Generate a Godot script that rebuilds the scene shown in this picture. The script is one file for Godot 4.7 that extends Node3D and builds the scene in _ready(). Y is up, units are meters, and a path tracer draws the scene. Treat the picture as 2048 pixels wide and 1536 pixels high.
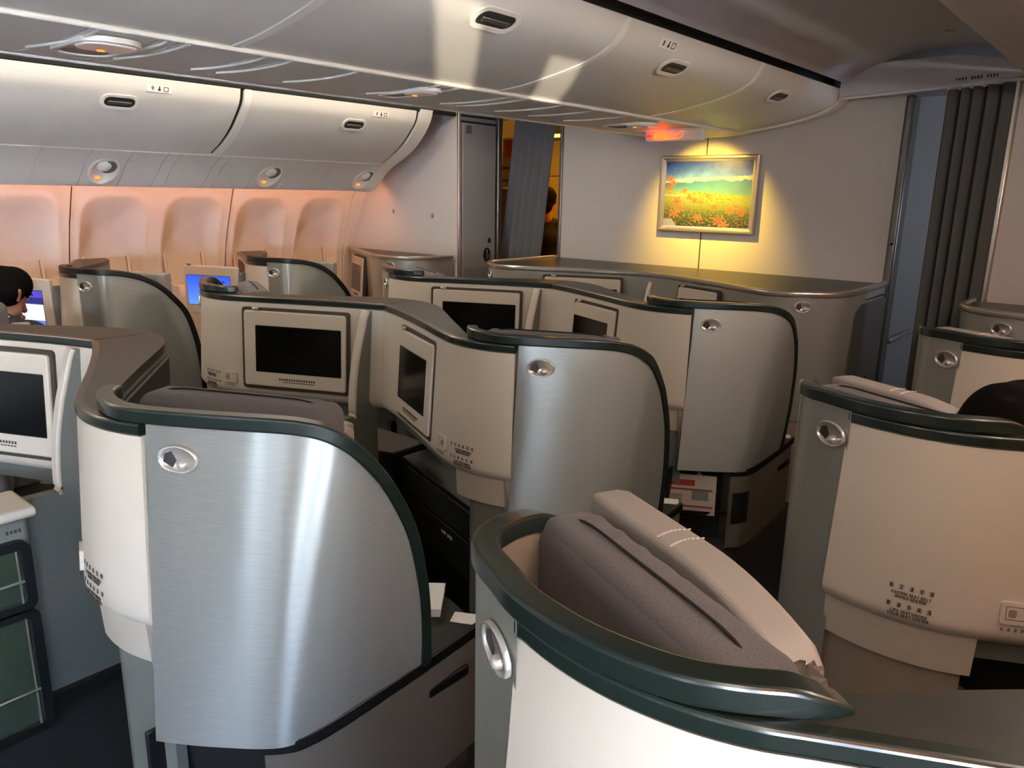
extends Node3D

const PITCH := 1.1
const ZG := -3.933   # z of the reading-lamp row of the front centre counter
const ZK := -3.897   # ... of the right-hand window row
const ZA := -3.787   # ... of the left-hand window row
var M := {}
var taken := {}
var rng := RandomNumberGenerator.new()

# ------------------------------------------------------------------ mesh building
class MB:
	var st := SurfaceTool.new()
	var mx := 1.0
	var xf := Transform3D.IDENTITY
	func _init(m := 1.0):
		mx = m
		st.begin(Mesh.PRIMITIVE_TRIANGLES)
	func v(p: Vector3, uv := Vector2.ZERO):
		p = xf * p
		st.set_uv(uv)
		st.add_vertex(Vector3(p.x * mx, p.y, p.z))
	func tri(a: Vector3, b: Vector3, c: Vector3, g := -1):
		st.set_smooth_group(g)
		v(a)
		if mx > 0:
			v(b); v(c)
		else:
			v(c); v(b)
	func quad(a: Vector3, b: Vector3, c: Vector3, d: Vector3, g := -1):
		tri(a, b, c, g); tri(a, c, d, g)
	func quad_uv(a: Vector3, b: Vector3, c: Vector3, d: Vector3):
		st.set_smooth_group(-1)
		v(a, Vector2(0, 0)); v(b, Vector2(1, 0)); v(c, Vector2(1, 1))
		v(a, Vector2(0, 0)); v(c, Vector2(1, 1)); v(d, Vector2(0, 1))
	func grid(rows: Array, g := 1, closed := false):
		for i in rows.size() - 1:
			var p: PackedVector3Array = rows[i]
			var q: PackedVector3Array = rows[i + 1]
			var n := p.size()
			for j in (n if closed else n - 1):
				var k := (j + 1) % n
				quad(p[j], p[k], q[k], q[j], g)
	# the same with texture coordinates: u up the rows, v along them (the grain of brushed metal)
	func grid_uv(rows: Array, g := 1):
		st.set_smooth_group(g)
		for i in rows.size() - 1:
			var n: int = rows[i].size()
			for j in n - 1:
				var a := [rows[i][j], rows[i][j + 1], rows[i + 1][j + 1], rows[i + 1][j]]
				var u := [Vector2(i, j), Vector2(i, j + 1), Vector2(i + 1, j + 1), Vector2(i + 1, j)]
				for k in ([0, 1, 2, 0, 2, 3] if mx > 0 else [0, 2, 1, 0, 3, 2]):
					v(a[k], Vector2(u[k].x / rows.size(), u[k].y / n))
	func fan(loop: PackedVector3Array, g := -1):
		var c := Vector3.ZERO
		for p in loop:
			c += p
		c /= loop.size()
		for i in loop.size():
			tri(c, loop[i], loop[(i + 1) % loop.size()], g)
	func poly(pts: PackedVector2Array, t: Transform3D, d: float, g := -1):
		var ix := Geometry2D.triangulate_polygon(pts)
		for i in range(0, ix.size(), 3):
			tri(t * Vector3(pts[ix[i]].x, pts[ix[i]].y, d), t * Vector3(pts[ix[i + 1]].x, pts[ix[i + 1]].y, d), t * Vector3(pts[ix[i + 2]].x, pts[ix[i + 2]].y, d), g)
	# a flat outline pushed out along t's z from d0 to d1, its front edge rounded by b
	func extrude(pts: PackedVector2Array, t: Transform3D, d0: float, d1: float, b := 0.0):
		var n := pts.size()
		var inn := PackedVector2Array()
		var area := 0.0
		for i in n:
			area += pts[i].cross(pts[(i + 1) % n])
		var s := 1.0 if area > 0 else -1.0
		for i in n:
			var e := (pts[i] - pts[(i + n - 1) % n]).normalized()
			var f := (pts[(i + 1) % n] - pts[i]).normalized()
			var m := (Vector2(-e.y, e.x) + Vector2(-f.y, f.x)).normalized() * s
			inn.append(pts[i] + m * b)
		var sg := signf(d1 - d0)
		var rows := []
		var hs := [[0.0, 0.0], [0.0, 1.0]] if b <= 0.0 else [[0.0, 0.0], [0.0, 1.0], [0.3, 0.3], [1.0, 0.0]]
		for h in hs:
			var r := PackedVector3Array()
			for i in n:
				var q := pts[i].lerp(inn[i], h[0])
				var d: float = d0 if rows.is_empty() else d1 - sg * b * h[1]
				if b <= 0.0 and not rows.is_empty():
					d = d1
				r.append(t * Vector3(q.x, q.y, d))
			rows.append(r)
		for k in rows.size() - 1:
			for i in n:
				var j := (i + 1) % n
				var ang: float = absf((pts[i] - pts[(i + n - 1) % n]).angle_to(pts[j] - pts[i]))
				quad(rows[k][i], rows[k][j], rows[k + 1][j], rows[k + 1][i], 20 + k if ang < 0.7 else -1)
		poly(inn if b > 0.0 else pts, t, d1)
		poly(pts, t, d0)
	# box with rounded edges
	func rbox(c: Vector3, size: Vector3, r := 0.004, basis := Basis.IDENTITY, fine := false):
		var h := size * 0.5
		r = minf(r, minf(h.x, minf(h.y, h.z)) * 0.99)
		for ax in 3:
			for s in [-1.0, 1.0]:
				var u := (ax + 1) % 3
				var w := (ax + 2) % 3
				var rows := []
				for a in ticks(h[u], r, fine):
					var row := PackedVector3Array()
					for b in ticks(h[w], r, fine):
						var q := Vector3.ZERO
						q[ax] = h[ax] * s; q[u] = a; q[w] = b
						var inner := Vector3(clampf(q.x, -h.x + r, h.x - r), clampf(q.y, -h.y + r, h.y - r), clampf(q.z, -h.z + r, h.z - r))
						q = inner + (q - inner).normalized() * r
						row.append(c + basis * q)
					rows.append(row)
				if s < 0:
					rows.reverse()
				var last := rows.size() - 1
				for i in last:
					for j in last:
						quad(rows[i][j], rows[i][j + 1], rows[i + 1][j + 1], rows[i + 1][j], -1 if i == last / 2 and j == last / 2 else 1)
	func ticks(h: float, r: float, fine: bool) -> Array:
		return [-h, -h + r * 0.45, -h + r, h - r, h - r * 0.45, h] if fine else [-h, -h + r, h - r, h]
	# tube of rounded-rectangle section (w across, hgt up) along points; side = horizontal normal
	func rail(path: PackedVector3Array, w: float, hgt: float, sides: PackedVector3Array, r := 0.008, taper_ends := true):
		var sec := MB.rrect(w, hgt, r, 3)
		var rows := []
		var n := path.size()
		for i in n:
			var t := (path[mini(i + 1, n - 1)] - path[maxi(i - 1, 0)]).normalized()
			var sd := sides[i].normalized()
			var up := sd.cross(t).normalized()
			if up.length() < 0.1:
				up = Vector3.UP
			if up.y < 0 and absf(up.y) > 0.02:
				up = -up
			var ks := [1.0]
			var ofs := [0.0]
			if taper_ends and i == 0:
				ks = [0.25, 0.8, 1.0]; ofs = [-hgt * 0.3, -hgt * 0.2, 0.0]
			elif taper_ends and i == n - 1:
				ks = [1.0, 0.8, 0.25]; ofs = [0.0, hgt * 0.2, hgt * 0.3]
			for k in ks.size():
				var row := PackedVector3Array()
				for q in sec:
					row.append(path[i] + t * ofs[k] + sd * q.x * ks[k] + up * q.y * ks[k])
				rows.append(row)
		for k in rows.size() - 1:
			for j in sec.size():
				var q := (j + 1) % sec.size()
				quad(rows[k][j], rows[k][q], rows[k + 1][q], rows[k + 1][j], 10 + j)
		fan(rows[0]); fan(rows[rows.size() - 1])
	func tube(path: PackedVector3Array, r: float, seg := 8):
		var rows := []
		var n := path.size()
		for i in n:
			var t := (path[mini(i + 1, n - 1)] - path[maxi(i - 1, 0)]).normalized()
			var a := t.cross(Vector3.UP if absf(t.y) < 0.9 else Vector3.RIGHT).normalized()
			var b := a.cross(t)
			var row := PackedVector3Array()
			for j in seg:
				var an := TAU * j / seg
				row.append(path[i] + (a * cos(an) + b * sin(an)) * r)
			rows.append(row)
		grid(rows, 1, true)
		fan(rows[0]); fan(rows[n - 1])
	# elliptical turned shape: prof = [radius 0..1, height] along t's z
	func dish(t: Transform3D, rx: float, ry: float, prof: Array, seg := 28, g := 1):
		var rows := []
		for p in prof:
			var row := PackedVector3Array()
			for j in seg:
				var a := TAU * j / seg
				row.append(t * Vector3(cos(a) * rx * p[0], sin(a) * ry * p[0], p[1]))
			rows.append(row)
		grid(rows, g, true)
	static func rrect(w: float, h: float, r: float, seg := 4) -> PackedVector2Array:
		var o := PackedVector2Array()
		var cs := [Vector2(w / 2 - r, h / 2 - r), Vector2(-w / 2 + r, h / 2 - r), Vector2(-w / 2 + r, -h / 2 + r), Vector2(w / 2 - r, -h / 2 + r)]
		for k in 4:
			for i in seg + 1:
				var a := PI / 2 * k + PI / 2 * i / seg
				o.append(cs[k] + Vector2(cos(a), sin(a)) * r)
		return o
	# flat frame between two outlines of equal point count, with depth
	func ring(a: PackedVector2Array, b: PackedVector2Array, t: Transform3D, d0: float, d1: float):
		var n := a.size()
		var rows := []
		for q in [[a, d0], [a, d1], [b, d1], [b, d0]]:
			var row := PackedVector3Array()
			for p in q[0]:
				row.append(t * Vector3(p.x, p.y, q[1]))
			rows.append(row)
		for k in 3:
			for i in n:
				var j := (i + 1) % n
				quad(rows[k][i], rows[k][j], rows[k + 1][j], rows[k + 1][i], 3 + k)
	func done() -> ArrayMesh:
		st.generate_normals()
		return st.commit()

# ------------------------------------------------------------------ scene tree helpers
func unique(called: String) -> String:
	if not taken.has(called):
		taken[called] = 0
		return called
	taken[called] += 1
	return "%s_%03d" % [called, taken[called]]

func thing(called: String, label: String, category: String, at := Vector3.ZERO, group := "") -> Node3D:
	var o := Node3D.new()
	o.name = unique(called)
	add_child(o)
	o.position = at
	o.set_meta("label", label)
	o.set_meta("category", category)
	if group:
		o.set_meta("group", group)
	return o

func put(called: String, m: MB, material: Material, parent: Node, label := "") -> MeshInstance3D:
	var o := MeshInstance3D.new()
	o.mesh = m.done()
	o.mesh.surface_set_material(0, material)
	o.name = called
	o.cast_shadow = GeometryInstance3D.SHADOW_CASTING_SETTING_ON
	if label:
		o.set_meta("label", label)
	parent.add_child(o, true)
	return o

func solid(called: String, label: String) -> Node3D:   # a piece of the setting
	var o := Node3D.new()
	o.name = called
	add_child(o)
	o.set_meta("kind", "structure")
	o.set_meta("label", label)
	return o

func mat(called: String, c: Color, rough: float, metal := 0.0, opts := {}) -> StandardMaterial3D:
	var m := StandardMaterial3D.new()
	m.resource_name = called
	m.albedo_color = c
	m.roughness = rough
	m.metallic = metal
	m.cull_mode = BaseMaterial3D.CULL_DISABLED
	for k in opts:
		m.set(k, opts[k])
	M[called] = m
	return m

func noise_tex(freq: float, lo: Color, hi: Color, seed_: int, size := 256, octaves := 3) -> NoiseTexture2D:
	var n := FastNoiseLite.new()
	n.seed = seed_
	n.frequency = freq
	n.fractal_octaves = octaves
	var t := NoiseTexture2D.new()
	t.width = size; t.height = size
	t.seamless = true
	t.noise = n
	var g := Gradient.new()
	g.set_color(0, lo); g.set_color(1, hi)
	t.color_ramp = g
	return t

func v2(a: Array) -> PackedVector2Array:
	var o := PackedVector2Array()
	for i in range(0, a.size(), 2):
		o.append(Vector2(a[i], a[i + 1]))
	return o

func curve2(pts: PackedVector2Array, sub := 4) -> PackedVector2Array:   # Catmull-Rom through the points
	var o := PackedVector2Array()
	var n := pts.size()
	for i in n - 1:
		for k in sub:
			o.append(pts[i].cubic_interpolate(pts[i + 1], pts[maxi(i - 1, 0)], pts[mini(i + 2, n - 1)], float(k) / sub))
	o.append(pts[n - 1])
	return o

func curve3(pts: PackedVector3Array, sub := 4) -> PackedVector3Array:
	var o := PackedVector3Array()
	var n := pts.size()
	for i in n - 1:
		for k in sub:
			o.append(pts[i].cubic_interpolate(pts[i + 1], pts[maxi(i - 1, 0)], pts[mini(i + 2, n - 1)], float(k) / sub))
	o.append(pts[n - 1])
	return o

func resample(p: PackedVector2Array, n: int) -> PackedVector2Array:
	var total := 0.0
	for i in p.size() - 1:
		total += p[i].distance_to(p[i + 1])
	var o := PackedVector2Array()
	for k in n:
		var want := total * k / (n - 1)
		for i in p.size() - 1:
			var l := p[i].distance_to(p[i + 1])
			if want <= l + 1e-6 or i == p.size() - 2:
				o.append(p[i].lerp(p[i + 1], clampf(want / l, 0, 1)))
				break
			want -= l
	return o

func normals2(p: PackedVector2Array) -> PackedVector2Array:   # outward = to the right of travel seen from above with z down the page
	var o := PackedVector2Array()
	for i in p.size():
		var t := (p[mini(i + 1, p.size() - 1)] - p[maxi(i - 1, 0)]).normalized()
		o.append(Vector2(-t.y, t.x))
	return o

func off2(p: PackedVector2Array, d: float) -> PackedVector2Array:
	var n := normals2(p)
	var o := PackedVector2Array()
	for i in p.size():
		o.append(p[i] + n[i] * d)
	return o

# a curved wall standing on a plan line: bottom plan, top plan, heights per vertex, thickness inwards
func wall(m: MB, pb: PackedVector2Array, pt: PackedVector2Array, yb: PackedFloat32Array, yt: PackedFloat32Array, th: float, rows := 5, bulge := 0.0):
	var n := pt.size()
	var nn := normals2(pt)
	var outer := []
	var inner := []
	for r in rows + 1:
		var f := float(r) / rows
		var ro := PackedVector3Array()
		var ri := PackedVector3Array()
		for i in n:
			var y := lerpf(yb[i], yt[i], f)
			var g := f
			var q := pb[i].lerp(pt[i], g) + nn[i] * bulge * 4.0 * f * (1.0 - f)
			ro.append(Vector3(q.x, y, q.y))
			q -= nn[i] * th
			ri.append(Vector3(q.x, y, q.y))
		outer.append(ro); inner.append(ri)
	m.grid(outer, 1)
	var rev := inner.duplicate()
	rev.reverse()
	m.grid(rev, 2)
	m.grid([outer[rows], inner[rows]], 3)
	m.grid([inner[0], outer[0]], 4)
	for e in [0, n - 1]:
		for r in rows:
			m.quad(outer[r][e], outer[r + 1][e], inner[r + 1][e], inner[r][e], 5)

func fill(n: int, y: float) -> PackedFloat32Array:
	var o := PackedFloat32Array()
	o.resize(n)
	o.fill(y)
	return o

# profile in (x, y) drawn out along z, with thickness (normal to the left of travel)
func shell_z(m: MB, prof: PackedVector2Array, z0: float, z1: float, th: float, g := 1):
	var nn := normals2(prof)
	var a := PackedVector3Array(); var b := PackedVector3Array()
	var c := PackedVector3Array(); var d := PackedVector3Array()
	for i in prof.size():
		var q := prof[i]; var w := prof[i] - nn[i] * th
		a.append(Vector3(q.x, q.y, z0)); b.append(Vector3(q.x, q.y, z1))
		c.append(Vector3(w.x, w.y, z0)); d.append(Vector3(w.x, w.y, z1))
	m.grid([a, b], g)
	m.grid([d, c], g + 1)
	m.grid([c, a], g + 2)
	m.grid([b, d], g + 3)
	m.quad(a[0], b[0], d[0], c[0]); var e := prof.size() - 1
	m.quad(a[e], c[e], d[e], b[e])

func frame_at(o: Vector3, n: Vector3) -> Transform3D:   # x to the right as seen from outside, y up, z out of the face
	var z := n.normalized()
	var x := Vector3.UP.cross(z).normalized()
	return Transform3D(Basis(x, z.cross(x), z), o)

func box_poly(x0: float, y0: float, x1: float, y1: float) -> PackedVector2Array:
	return v2([x0, y0, x1, y0, x1, y1, x0, y1])

func words(text: String, size: float, material: Material, parent: Node, t: Transform3D, called := "lettering", bold := false):
	var f := SystemFont.new()
	f.font_names = PackedStringArray(["Droid Sans"])
	if bold:
		f.font_weight = 700
	var tm := TextMesh.new()
	tm.font = f
	tm.text = text
	tm.font_size = 16
	tm.pixel_size = size / 16.0
	tm.depth = 0.0008
	tm.curve_step = 2.0
	tm.material = material
	var o := MeshInstance3D.new()
	o.mesh = tm
	o.name = called
	o.transform = t
	parent.add_child(o, true)

func _ready():
	rng.seed = 7
	# --- camera
	var cam := Camera3D.new()
	cam.name = "camera"
	cam.position = Vector3(2.3587, 1.55, 0)
	cam.rotation = Vector3(-0.2429, 0.7037, 0.0176)
	cam.fov = 53.34
	cam.near = 0.02
	add_child(cam)
	cam.current = true
	# --- sky and exposure
	var env := Environment.new()
	env.background_mode = Environment.BG_SKY
	var sky := Sky.new()
	var sm := ProceduralSkyMaterial.new()
	sm.sky_top_color = Color(0.62, 0.76, 0.95)
	sm.sky_horizon_color = Color(0.9, 0.95, 1.0)
	sm.ground_bottom_color = Color(0.82, 0.87, 0.95)
	sm.ground_horizon_color = Color(0.9, 0.95, 1.0)
	sm.sky_energy_multiplier = 8.0
	sm.ground_energy_multiplier = 8.0
	sky.sky_material = sm
	env.sky = sky
	env.ambient_light_source = Environment.AMBIENT_SOURCE_SKY
	env.tonemap_mode = Environment.TONE_MAPPER_LINEAR
	env.tonemap_exposure = 1.2
	env.sdfgi_enabled = true
	env.ssao_enabled = true
	env.ssil_enabled = true
	var we := WorldEnvironment.new()
	we.name = "world_environment"
	we.environment = env
	add_child(we)
	# --- sunlight thrown up off the wing, through the right-hand windows on to the bins
	var sun := DirectionalLight3D.new()
	sun.name = "wing_glint"
	sun.light_color = Color(1.0, 0.95, 0.85)
	sun.light_energy = 1.5
	sun.light_angular_distance = 0.6
	sun.shadow_enabled = true
	add_child(sun)
	sun.look_at_from_position(Vector3.ZERO, Vector3(-0.70, 0.275, -0.68))
	# --- cabin lights (the glowing strips are built with the ceilings and sidewalls)
	area("left_sidewall_wash", Vector3(-2.42, 1.60, -2.2), Vector3(-2.72, 1.2, -2.2), Vector2(3.6, 0.05), Color(1.0, 0.67, 0.46), 0.72)
	area("unseen_right_sidewall_wash", Vector3(2.73, 1.915, -2.0), Vector3(2.85, 1.2, -2.0), Vector2(4.4, 0.05), Color(1.0, 0.62, 0.40), 0.75)  # out of view, warms the right-hand shells
	area("unseen_aisle_wash_left", Vector3(-1.25, 2.255, 0.9), Vector3(-1.25, 0.0, 0.9), Vector2(0.4, 9.4), Color(1.0, 0.95, 0.88), 6.2)  # out of view behind the centre bins, evens the light along the cabin
	area("unseen_bin_wash_right", Vector3(2.52, 1.985, -1.0), Vector3(0.6, 1.5, -1.0), Vector2(5.0, 0.12), Color(1.0, 0.95, 0.90), 4.8)  # out of view, placed to light the centre bins and right shells
	area("unseen_aft_wash_right", Vector3(1.25, 2.26, 2.2), Vector3(1.25, 0.0, 1.2), Vector2(0.5, 1.6), Color(1.0, 0.90, 0.78), 1.6)  # out of view behind the camera, lights the shells from aft
	var sp := SpotLight3D.new()
	sp.name = "picture_light"
	sp.light_color = Color(1.0, 0.80, 0.28)
	sp.light_energy = 2.4
	sp.spot_angle = 44.0
	sp.spot_attenuation = 1.0
	sp.light_size = 0.015
	sp.spot_range = 6.0
	sp.shadow_enabled = true
	add_child(sp)
	sp.look_at_from_position(Vector3(0.03, 1.905, -4.20), Vector3(0.03, 1.49, -4.65))
	area("galley_light", Vector3(-1.5, 2.12, -5.9), Vector3(-1.5, 0, -5.9), Vector2(1.4, 0.3), Color(1.0, 0.66, 0.12), 2.6)
	area("unseen_galley_daylight", Vector3(2.7, 1.5, -5.5), Vector3(1.2, 1.6, -5.3), Vector2(0.4, 0.6), Color(0.78, 0.84, 1.0), 0.6)  # out of view, placed to cast cool light on the galley wall
	materials()
	structure()
	left_bins()
	centre_bins()
	right_side()
	front_area()
	suites()
	people()
	small_things()

func area(called: String, at: Vector3, to: Vector3, size: Vector2, c: Color, e: float):
	var l := AreaLight3D.new()
	l.name = called
	l.area_size = size
	l.light_color = c
	l.light_energy = e
	l.area_range = 9.0
	l.area_attenuation = 2.0
	l.shadow_enabled = true
	add_child(l)
	var d := (to - at).normalized()
	# long side along z (or x when it shines straight down)
	var x := Vector3(0, 0, 1) if size.x > size.y and absf(d.z) < 0.3 and called != "galley_light" else Vector3(1, 0, 0)
	var z := -d
	x = (x - z * x.dot(z)).normalized()
	l.transform = Transform3D(Basis(x, z.cross(x), z), at)

# ------------------------------------------------------------------ materials
func materials():
	var brushed := noise_tex(0.03, Color(0.91, 0.91, 0.91), Color(1, 1, 1), 3)
	var mottle := noise_tex(0.02, Color(0.93, 0.93, 0.93), Color(1, 1, 1), 5)
	mat("silver_plain", Color(0.74, 0.75, 0.725), 0.33, 0.6)
	mat("silver", Color(0.70, 0.71, 0.685), 0.34, 0.62, {"anisotropy_enabled": true, "anisotropy": 0.9, "albedo_texture": brushed, "uv1_triplanar": true, "uv1_world_triplanar": true, "uv1_scale": Vector3(2.0, 40, 2.0)})
	mat("cream", Color(0.80, 0.76, 0.70), 0.38)
	mat("cream_low", Color(0.74, 0.70, 0.64), 0.45)
	mat("grey_panel", Color(0.43, 0.44, 0.41), 0.5)
	mat("taupe", Color(0.55, 0.50, 0.44), 0.5)
	mat("base_brown", Color(0.36, 0.33, 0.29), 0.5)
	mat("trim", Color(0.095, 0.135, 0.115), 0.25, 0.0, {"clearcoat_enabled": true, "clearcoat": 0.5, "clearcoat_roughness": 0.2})
	mat("black_trim", Color(0.05, 0.055, 0.055), 0.4)
	mat("deck", Color(0.22, 0.22, 0.205), 0.32, 0.0, {"metallic_specular": 0.35, "albedo_texture": mottle, "uv1_triplanar": true, "uv1_world_triplanar": true, "uv1_scale": Vector3(3, 3, 3)})
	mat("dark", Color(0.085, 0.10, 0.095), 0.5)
	mat("black", Color(0.025, 0.03, 0.03), 0.6)
	mat("recess", Color(0.23, 0.20, 0.17), 0.6)
	mat("screen", Color(0.02, 0.024, 0.028), 0.16)
	mat("lamp_chrome", Color(0.86, 0.85, 0.82), 0.25, 0.6)
	mat("lamp_dish", Color(0.74, 0.72, 0.69), 0.22, 0.5)
	mat("print", Color(0.22, 0.19, 0.16), 0.7)
	mat("bin", Color(0.89, 0.875, 0.83), 0.42)
	mat("bin_edge", Color(0.95, 0.935, 0.89), 0.4)
	mat("ceiling", Color(0.82, 0.83, 0.85), 0.5)
	mat("seam", Color(0.10, 0.10, 0.09), 0.7)
	mat("latch", Color(0.2, 0.2, 0.2), 0.45)
	mat("sidewall", Color(0.86, 0.82, 0.77), 0.55)
	mat("shade", Color(0.80, 0.77, 0.71), 0.55)
	mat("bulkhead", Color(0.79, 0.77, 0.75), 0.55)
	mat("alu", Color(0.78, 0.76, 0.72), 0.28, 0.85)
	mat("alu_dark", Color(0.5, 0.49, 0.47), 0.35, 0.8)
	mat("closet", Color(0.56, 0.57, 0.57), 0.45)
	mat("galley_metal", Color(0.62, 0.60, 0.56), 0.4, 0.3)
	mat("galley", Color(0.80, 0.74, 0.60), 0.5)
	var weave := noise_tex(0.12, Color(0.72, 0.72, 0.72), Color(1, 1, 1), 9)
	mat("fabric", Color(0.45, 0.43, 0.435), 0.9, 0.0, {"albedo_texture": weave, "uv1_triplanar": true, "uv1_world_triplanar": true, "uv1_scale": Vector3(9, 9, 9), "rim_enabled": true, "rim": 0.3})
	mat("leather", Color(0.60, 0.57, 0.545), 0.42)
	mat("thread", Color(0.85, 0.82, 0.78), 0.7)
	mat("seam_dark", Color(0.12, 0.11, 0.1), 0.9)
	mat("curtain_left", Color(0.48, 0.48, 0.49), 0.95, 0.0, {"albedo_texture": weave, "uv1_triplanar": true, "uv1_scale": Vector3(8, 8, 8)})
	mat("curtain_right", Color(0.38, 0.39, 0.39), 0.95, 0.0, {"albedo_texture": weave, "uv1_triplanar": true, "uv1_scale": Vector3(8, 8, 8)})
	var pile := noise_tex(0.2, Color(0.5, 0.5, 0.5), Color(1, 1, 1), 11)
	mat("carpet", Color(0.10, 0.115, 0.115), 0.98, 0.0, {"albedo_texture": pile, "uv1_triplanar": true, "uv1_world_triplanar": true, "uv1_scale": Vector3(6, 6, 6)})
	mat("hair", Color(0.05, 0.045, 0.042), 0.8, 0.0, {"metallic_specular": 0.15})
	mat("skin", Color(0.62, 0.42, 0.33), 0.55)
	mat("suit", Color(0.09, 0.10, 0.115), 0.85)
	mat("black_cloth", Color(0.02, 0.02, 0.022), 0.9)
	mat("white", Color(0.88, 0.88, 0.86), 0.5)
	mat("paper", Color(0.70, 0.65, 0.59), 0.8)
	mat("red_print", Color(0.55, 0.18, 0.13), 0.7)
	mat("amber", Color(1.0, 0.5, 0.1), 0.4, 0.0, {"emission_enabled": true, "emission": Color(1.0, 0.42, 0.08), "emission_energy_multiplier": 2.5})
	mat("lens", Color(0.97, 0.96, 0.93), 0.12)
	mat("cove_strip", Color(1, 0.8, 0.6), 0.5, 0.0, {"emission_enabled": true, "emission": Color(1.0, 0.5, 0.24), "emission_energy_multiplier": 1.2})
	mat("unseen_wash_strip", Color(1, 0.95, 0.9), 0.5, 0.0, {"emission_enabled": true, "emission": Color(1.0, 0.88, 0.74), "emission_energy_multiplier": 1.2})  # glow of the wash lights out of view
	mat("unseen_door_glow", Color(0.9, 0.95, 1), 0.3, 0.0, {"emission_enabled": true, "emission": Color(0.8, 0.88, 1.0), "emission_energy_multiplier": 1.5})  # glowing pane out of view, goes with the cool galley lamp
	mat("galley_strip", Color(1, 0.95, 0.7), 0.5, 0.0, {"emission_enabled": true, "emission": Color(1.0, 0.85, 0.4), "emission_energy_multiplier": 2.0})
	mat("sign_glow", Color(1, 0.5, 0.1), 0.5, 0.0, {"emission_enabled": true, "emission": Color(1.0, 0.50, 0.04), "emission_energy_multiplier": 1.3})
	mat("sign_red", Color(1, 0.2, 0.1), 0.5, 0.0, {"emission_enabled": true, "emission": Color(1.0, 0.14, 0.05), "emission_energy_multiplier": 0.9})
	mat("glass", Color(0.9, 0.95, 1.0, 0.08), 0.02, 0.0, {"transparency": BaseMaterial3D.TRANSPARENCY_ALPHA})
	mat("dim_glass", Color(0.34, 0.40, 0.32, 0.22), 0.05, 0.0, {"transparency": BaseMaterial3D.TRANSPARENCY_ALPHA})

# ------------------------------------------------------------------ room shell
func slab(called: String, c: Vector3, s: Vector3, material: Material, parent: Node, r := 0.003) -> MeshInstance3D:
	var m := MB.new()
	m.rbox(c, s, r)
	return put(called, m, material, parent)

func side_x(y: float) -> float:
	var ys := [0.0, 0.6, 1.0, 1.25, 1.5, 1.7, 1.9, 2.2]
	var xs := [2.75, 2.88, 2.89, 2.83, 2.73, 2.63, 2.5, 2.3]
	for i in ys.size() - 1:
		if y <= ys[i + 1]:
			return cubic_interpolate(xs[i], xs[i + 1], xs[maxi(i - 1, 0)], xs[mini(i + 2, 7)], (y - ys[i]) / (ys[i + 1] - ys[i]))
	return 2.3

func sd_rr(p: Vector2, h: Vector2, r: float) -> float:
	var q := p.abs() - h + Vector2(r, r)
	return q.max(Vector2.ZERO).length() + minf(maxf(q.x, q.y), 0.0) - r

func window_depth(z: float, y: float, wz: float) -> float:
	var a := sd_rr(Vector2(z - wz, y - 1.20), Vector2(0.205, 0.305), 0.13)
	if a > 0.0:
		return -0.006 * clampf(1.0 - a / 0.02, 0.0, 1.0)
	var b := sd_rr(Vector2(z - wz, y - 1.055), Vector2(0.135, 0.195), 0.125)
	var t := clampf(-a / maxf(-a + b, 0.001), 0.0, 1.0) if b > 0.0 else 1.0
	return 0.105 * smoothstep(0.0, 1.0, pow(t, 0.7)) - 0.006 * (1.0 - t)

func sidewall(parent: Node, z0: float, z1: float, wins: Array):
	var m := MB.new(-1.0)
	var rows := []
	var ys := []
	var y := 0.0
	while y < 1.93:
		ys.append(y)
		y += 0.016 if y > 0.8 and y < 1.56 else 0.08
	var nz := int((z1 - z0) / 0.0125)
	for yy in ys:
		var row := PackedVector3Array()
		for i in nz + 1:
			var z := lerpf(z0 + 0.003, z1 - 0.003, float(i) / nz)
			var e := minf(z - z0, z1 - z)
			var d := 0.0
			for w in wins:
				if absf(z - w) < 0.26:
					d = window_depth(z, yy, w)
			if e < 0.012:
				d -= 0.004 * (1.0 - e / 0.012)
			row.append(Vector3(side_x(yy) + d, yy, z))
		rows.append(row)
	m.grid(rows, 1)
	put("sidewall_panel", m, M.sidewall, parent)

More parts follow.
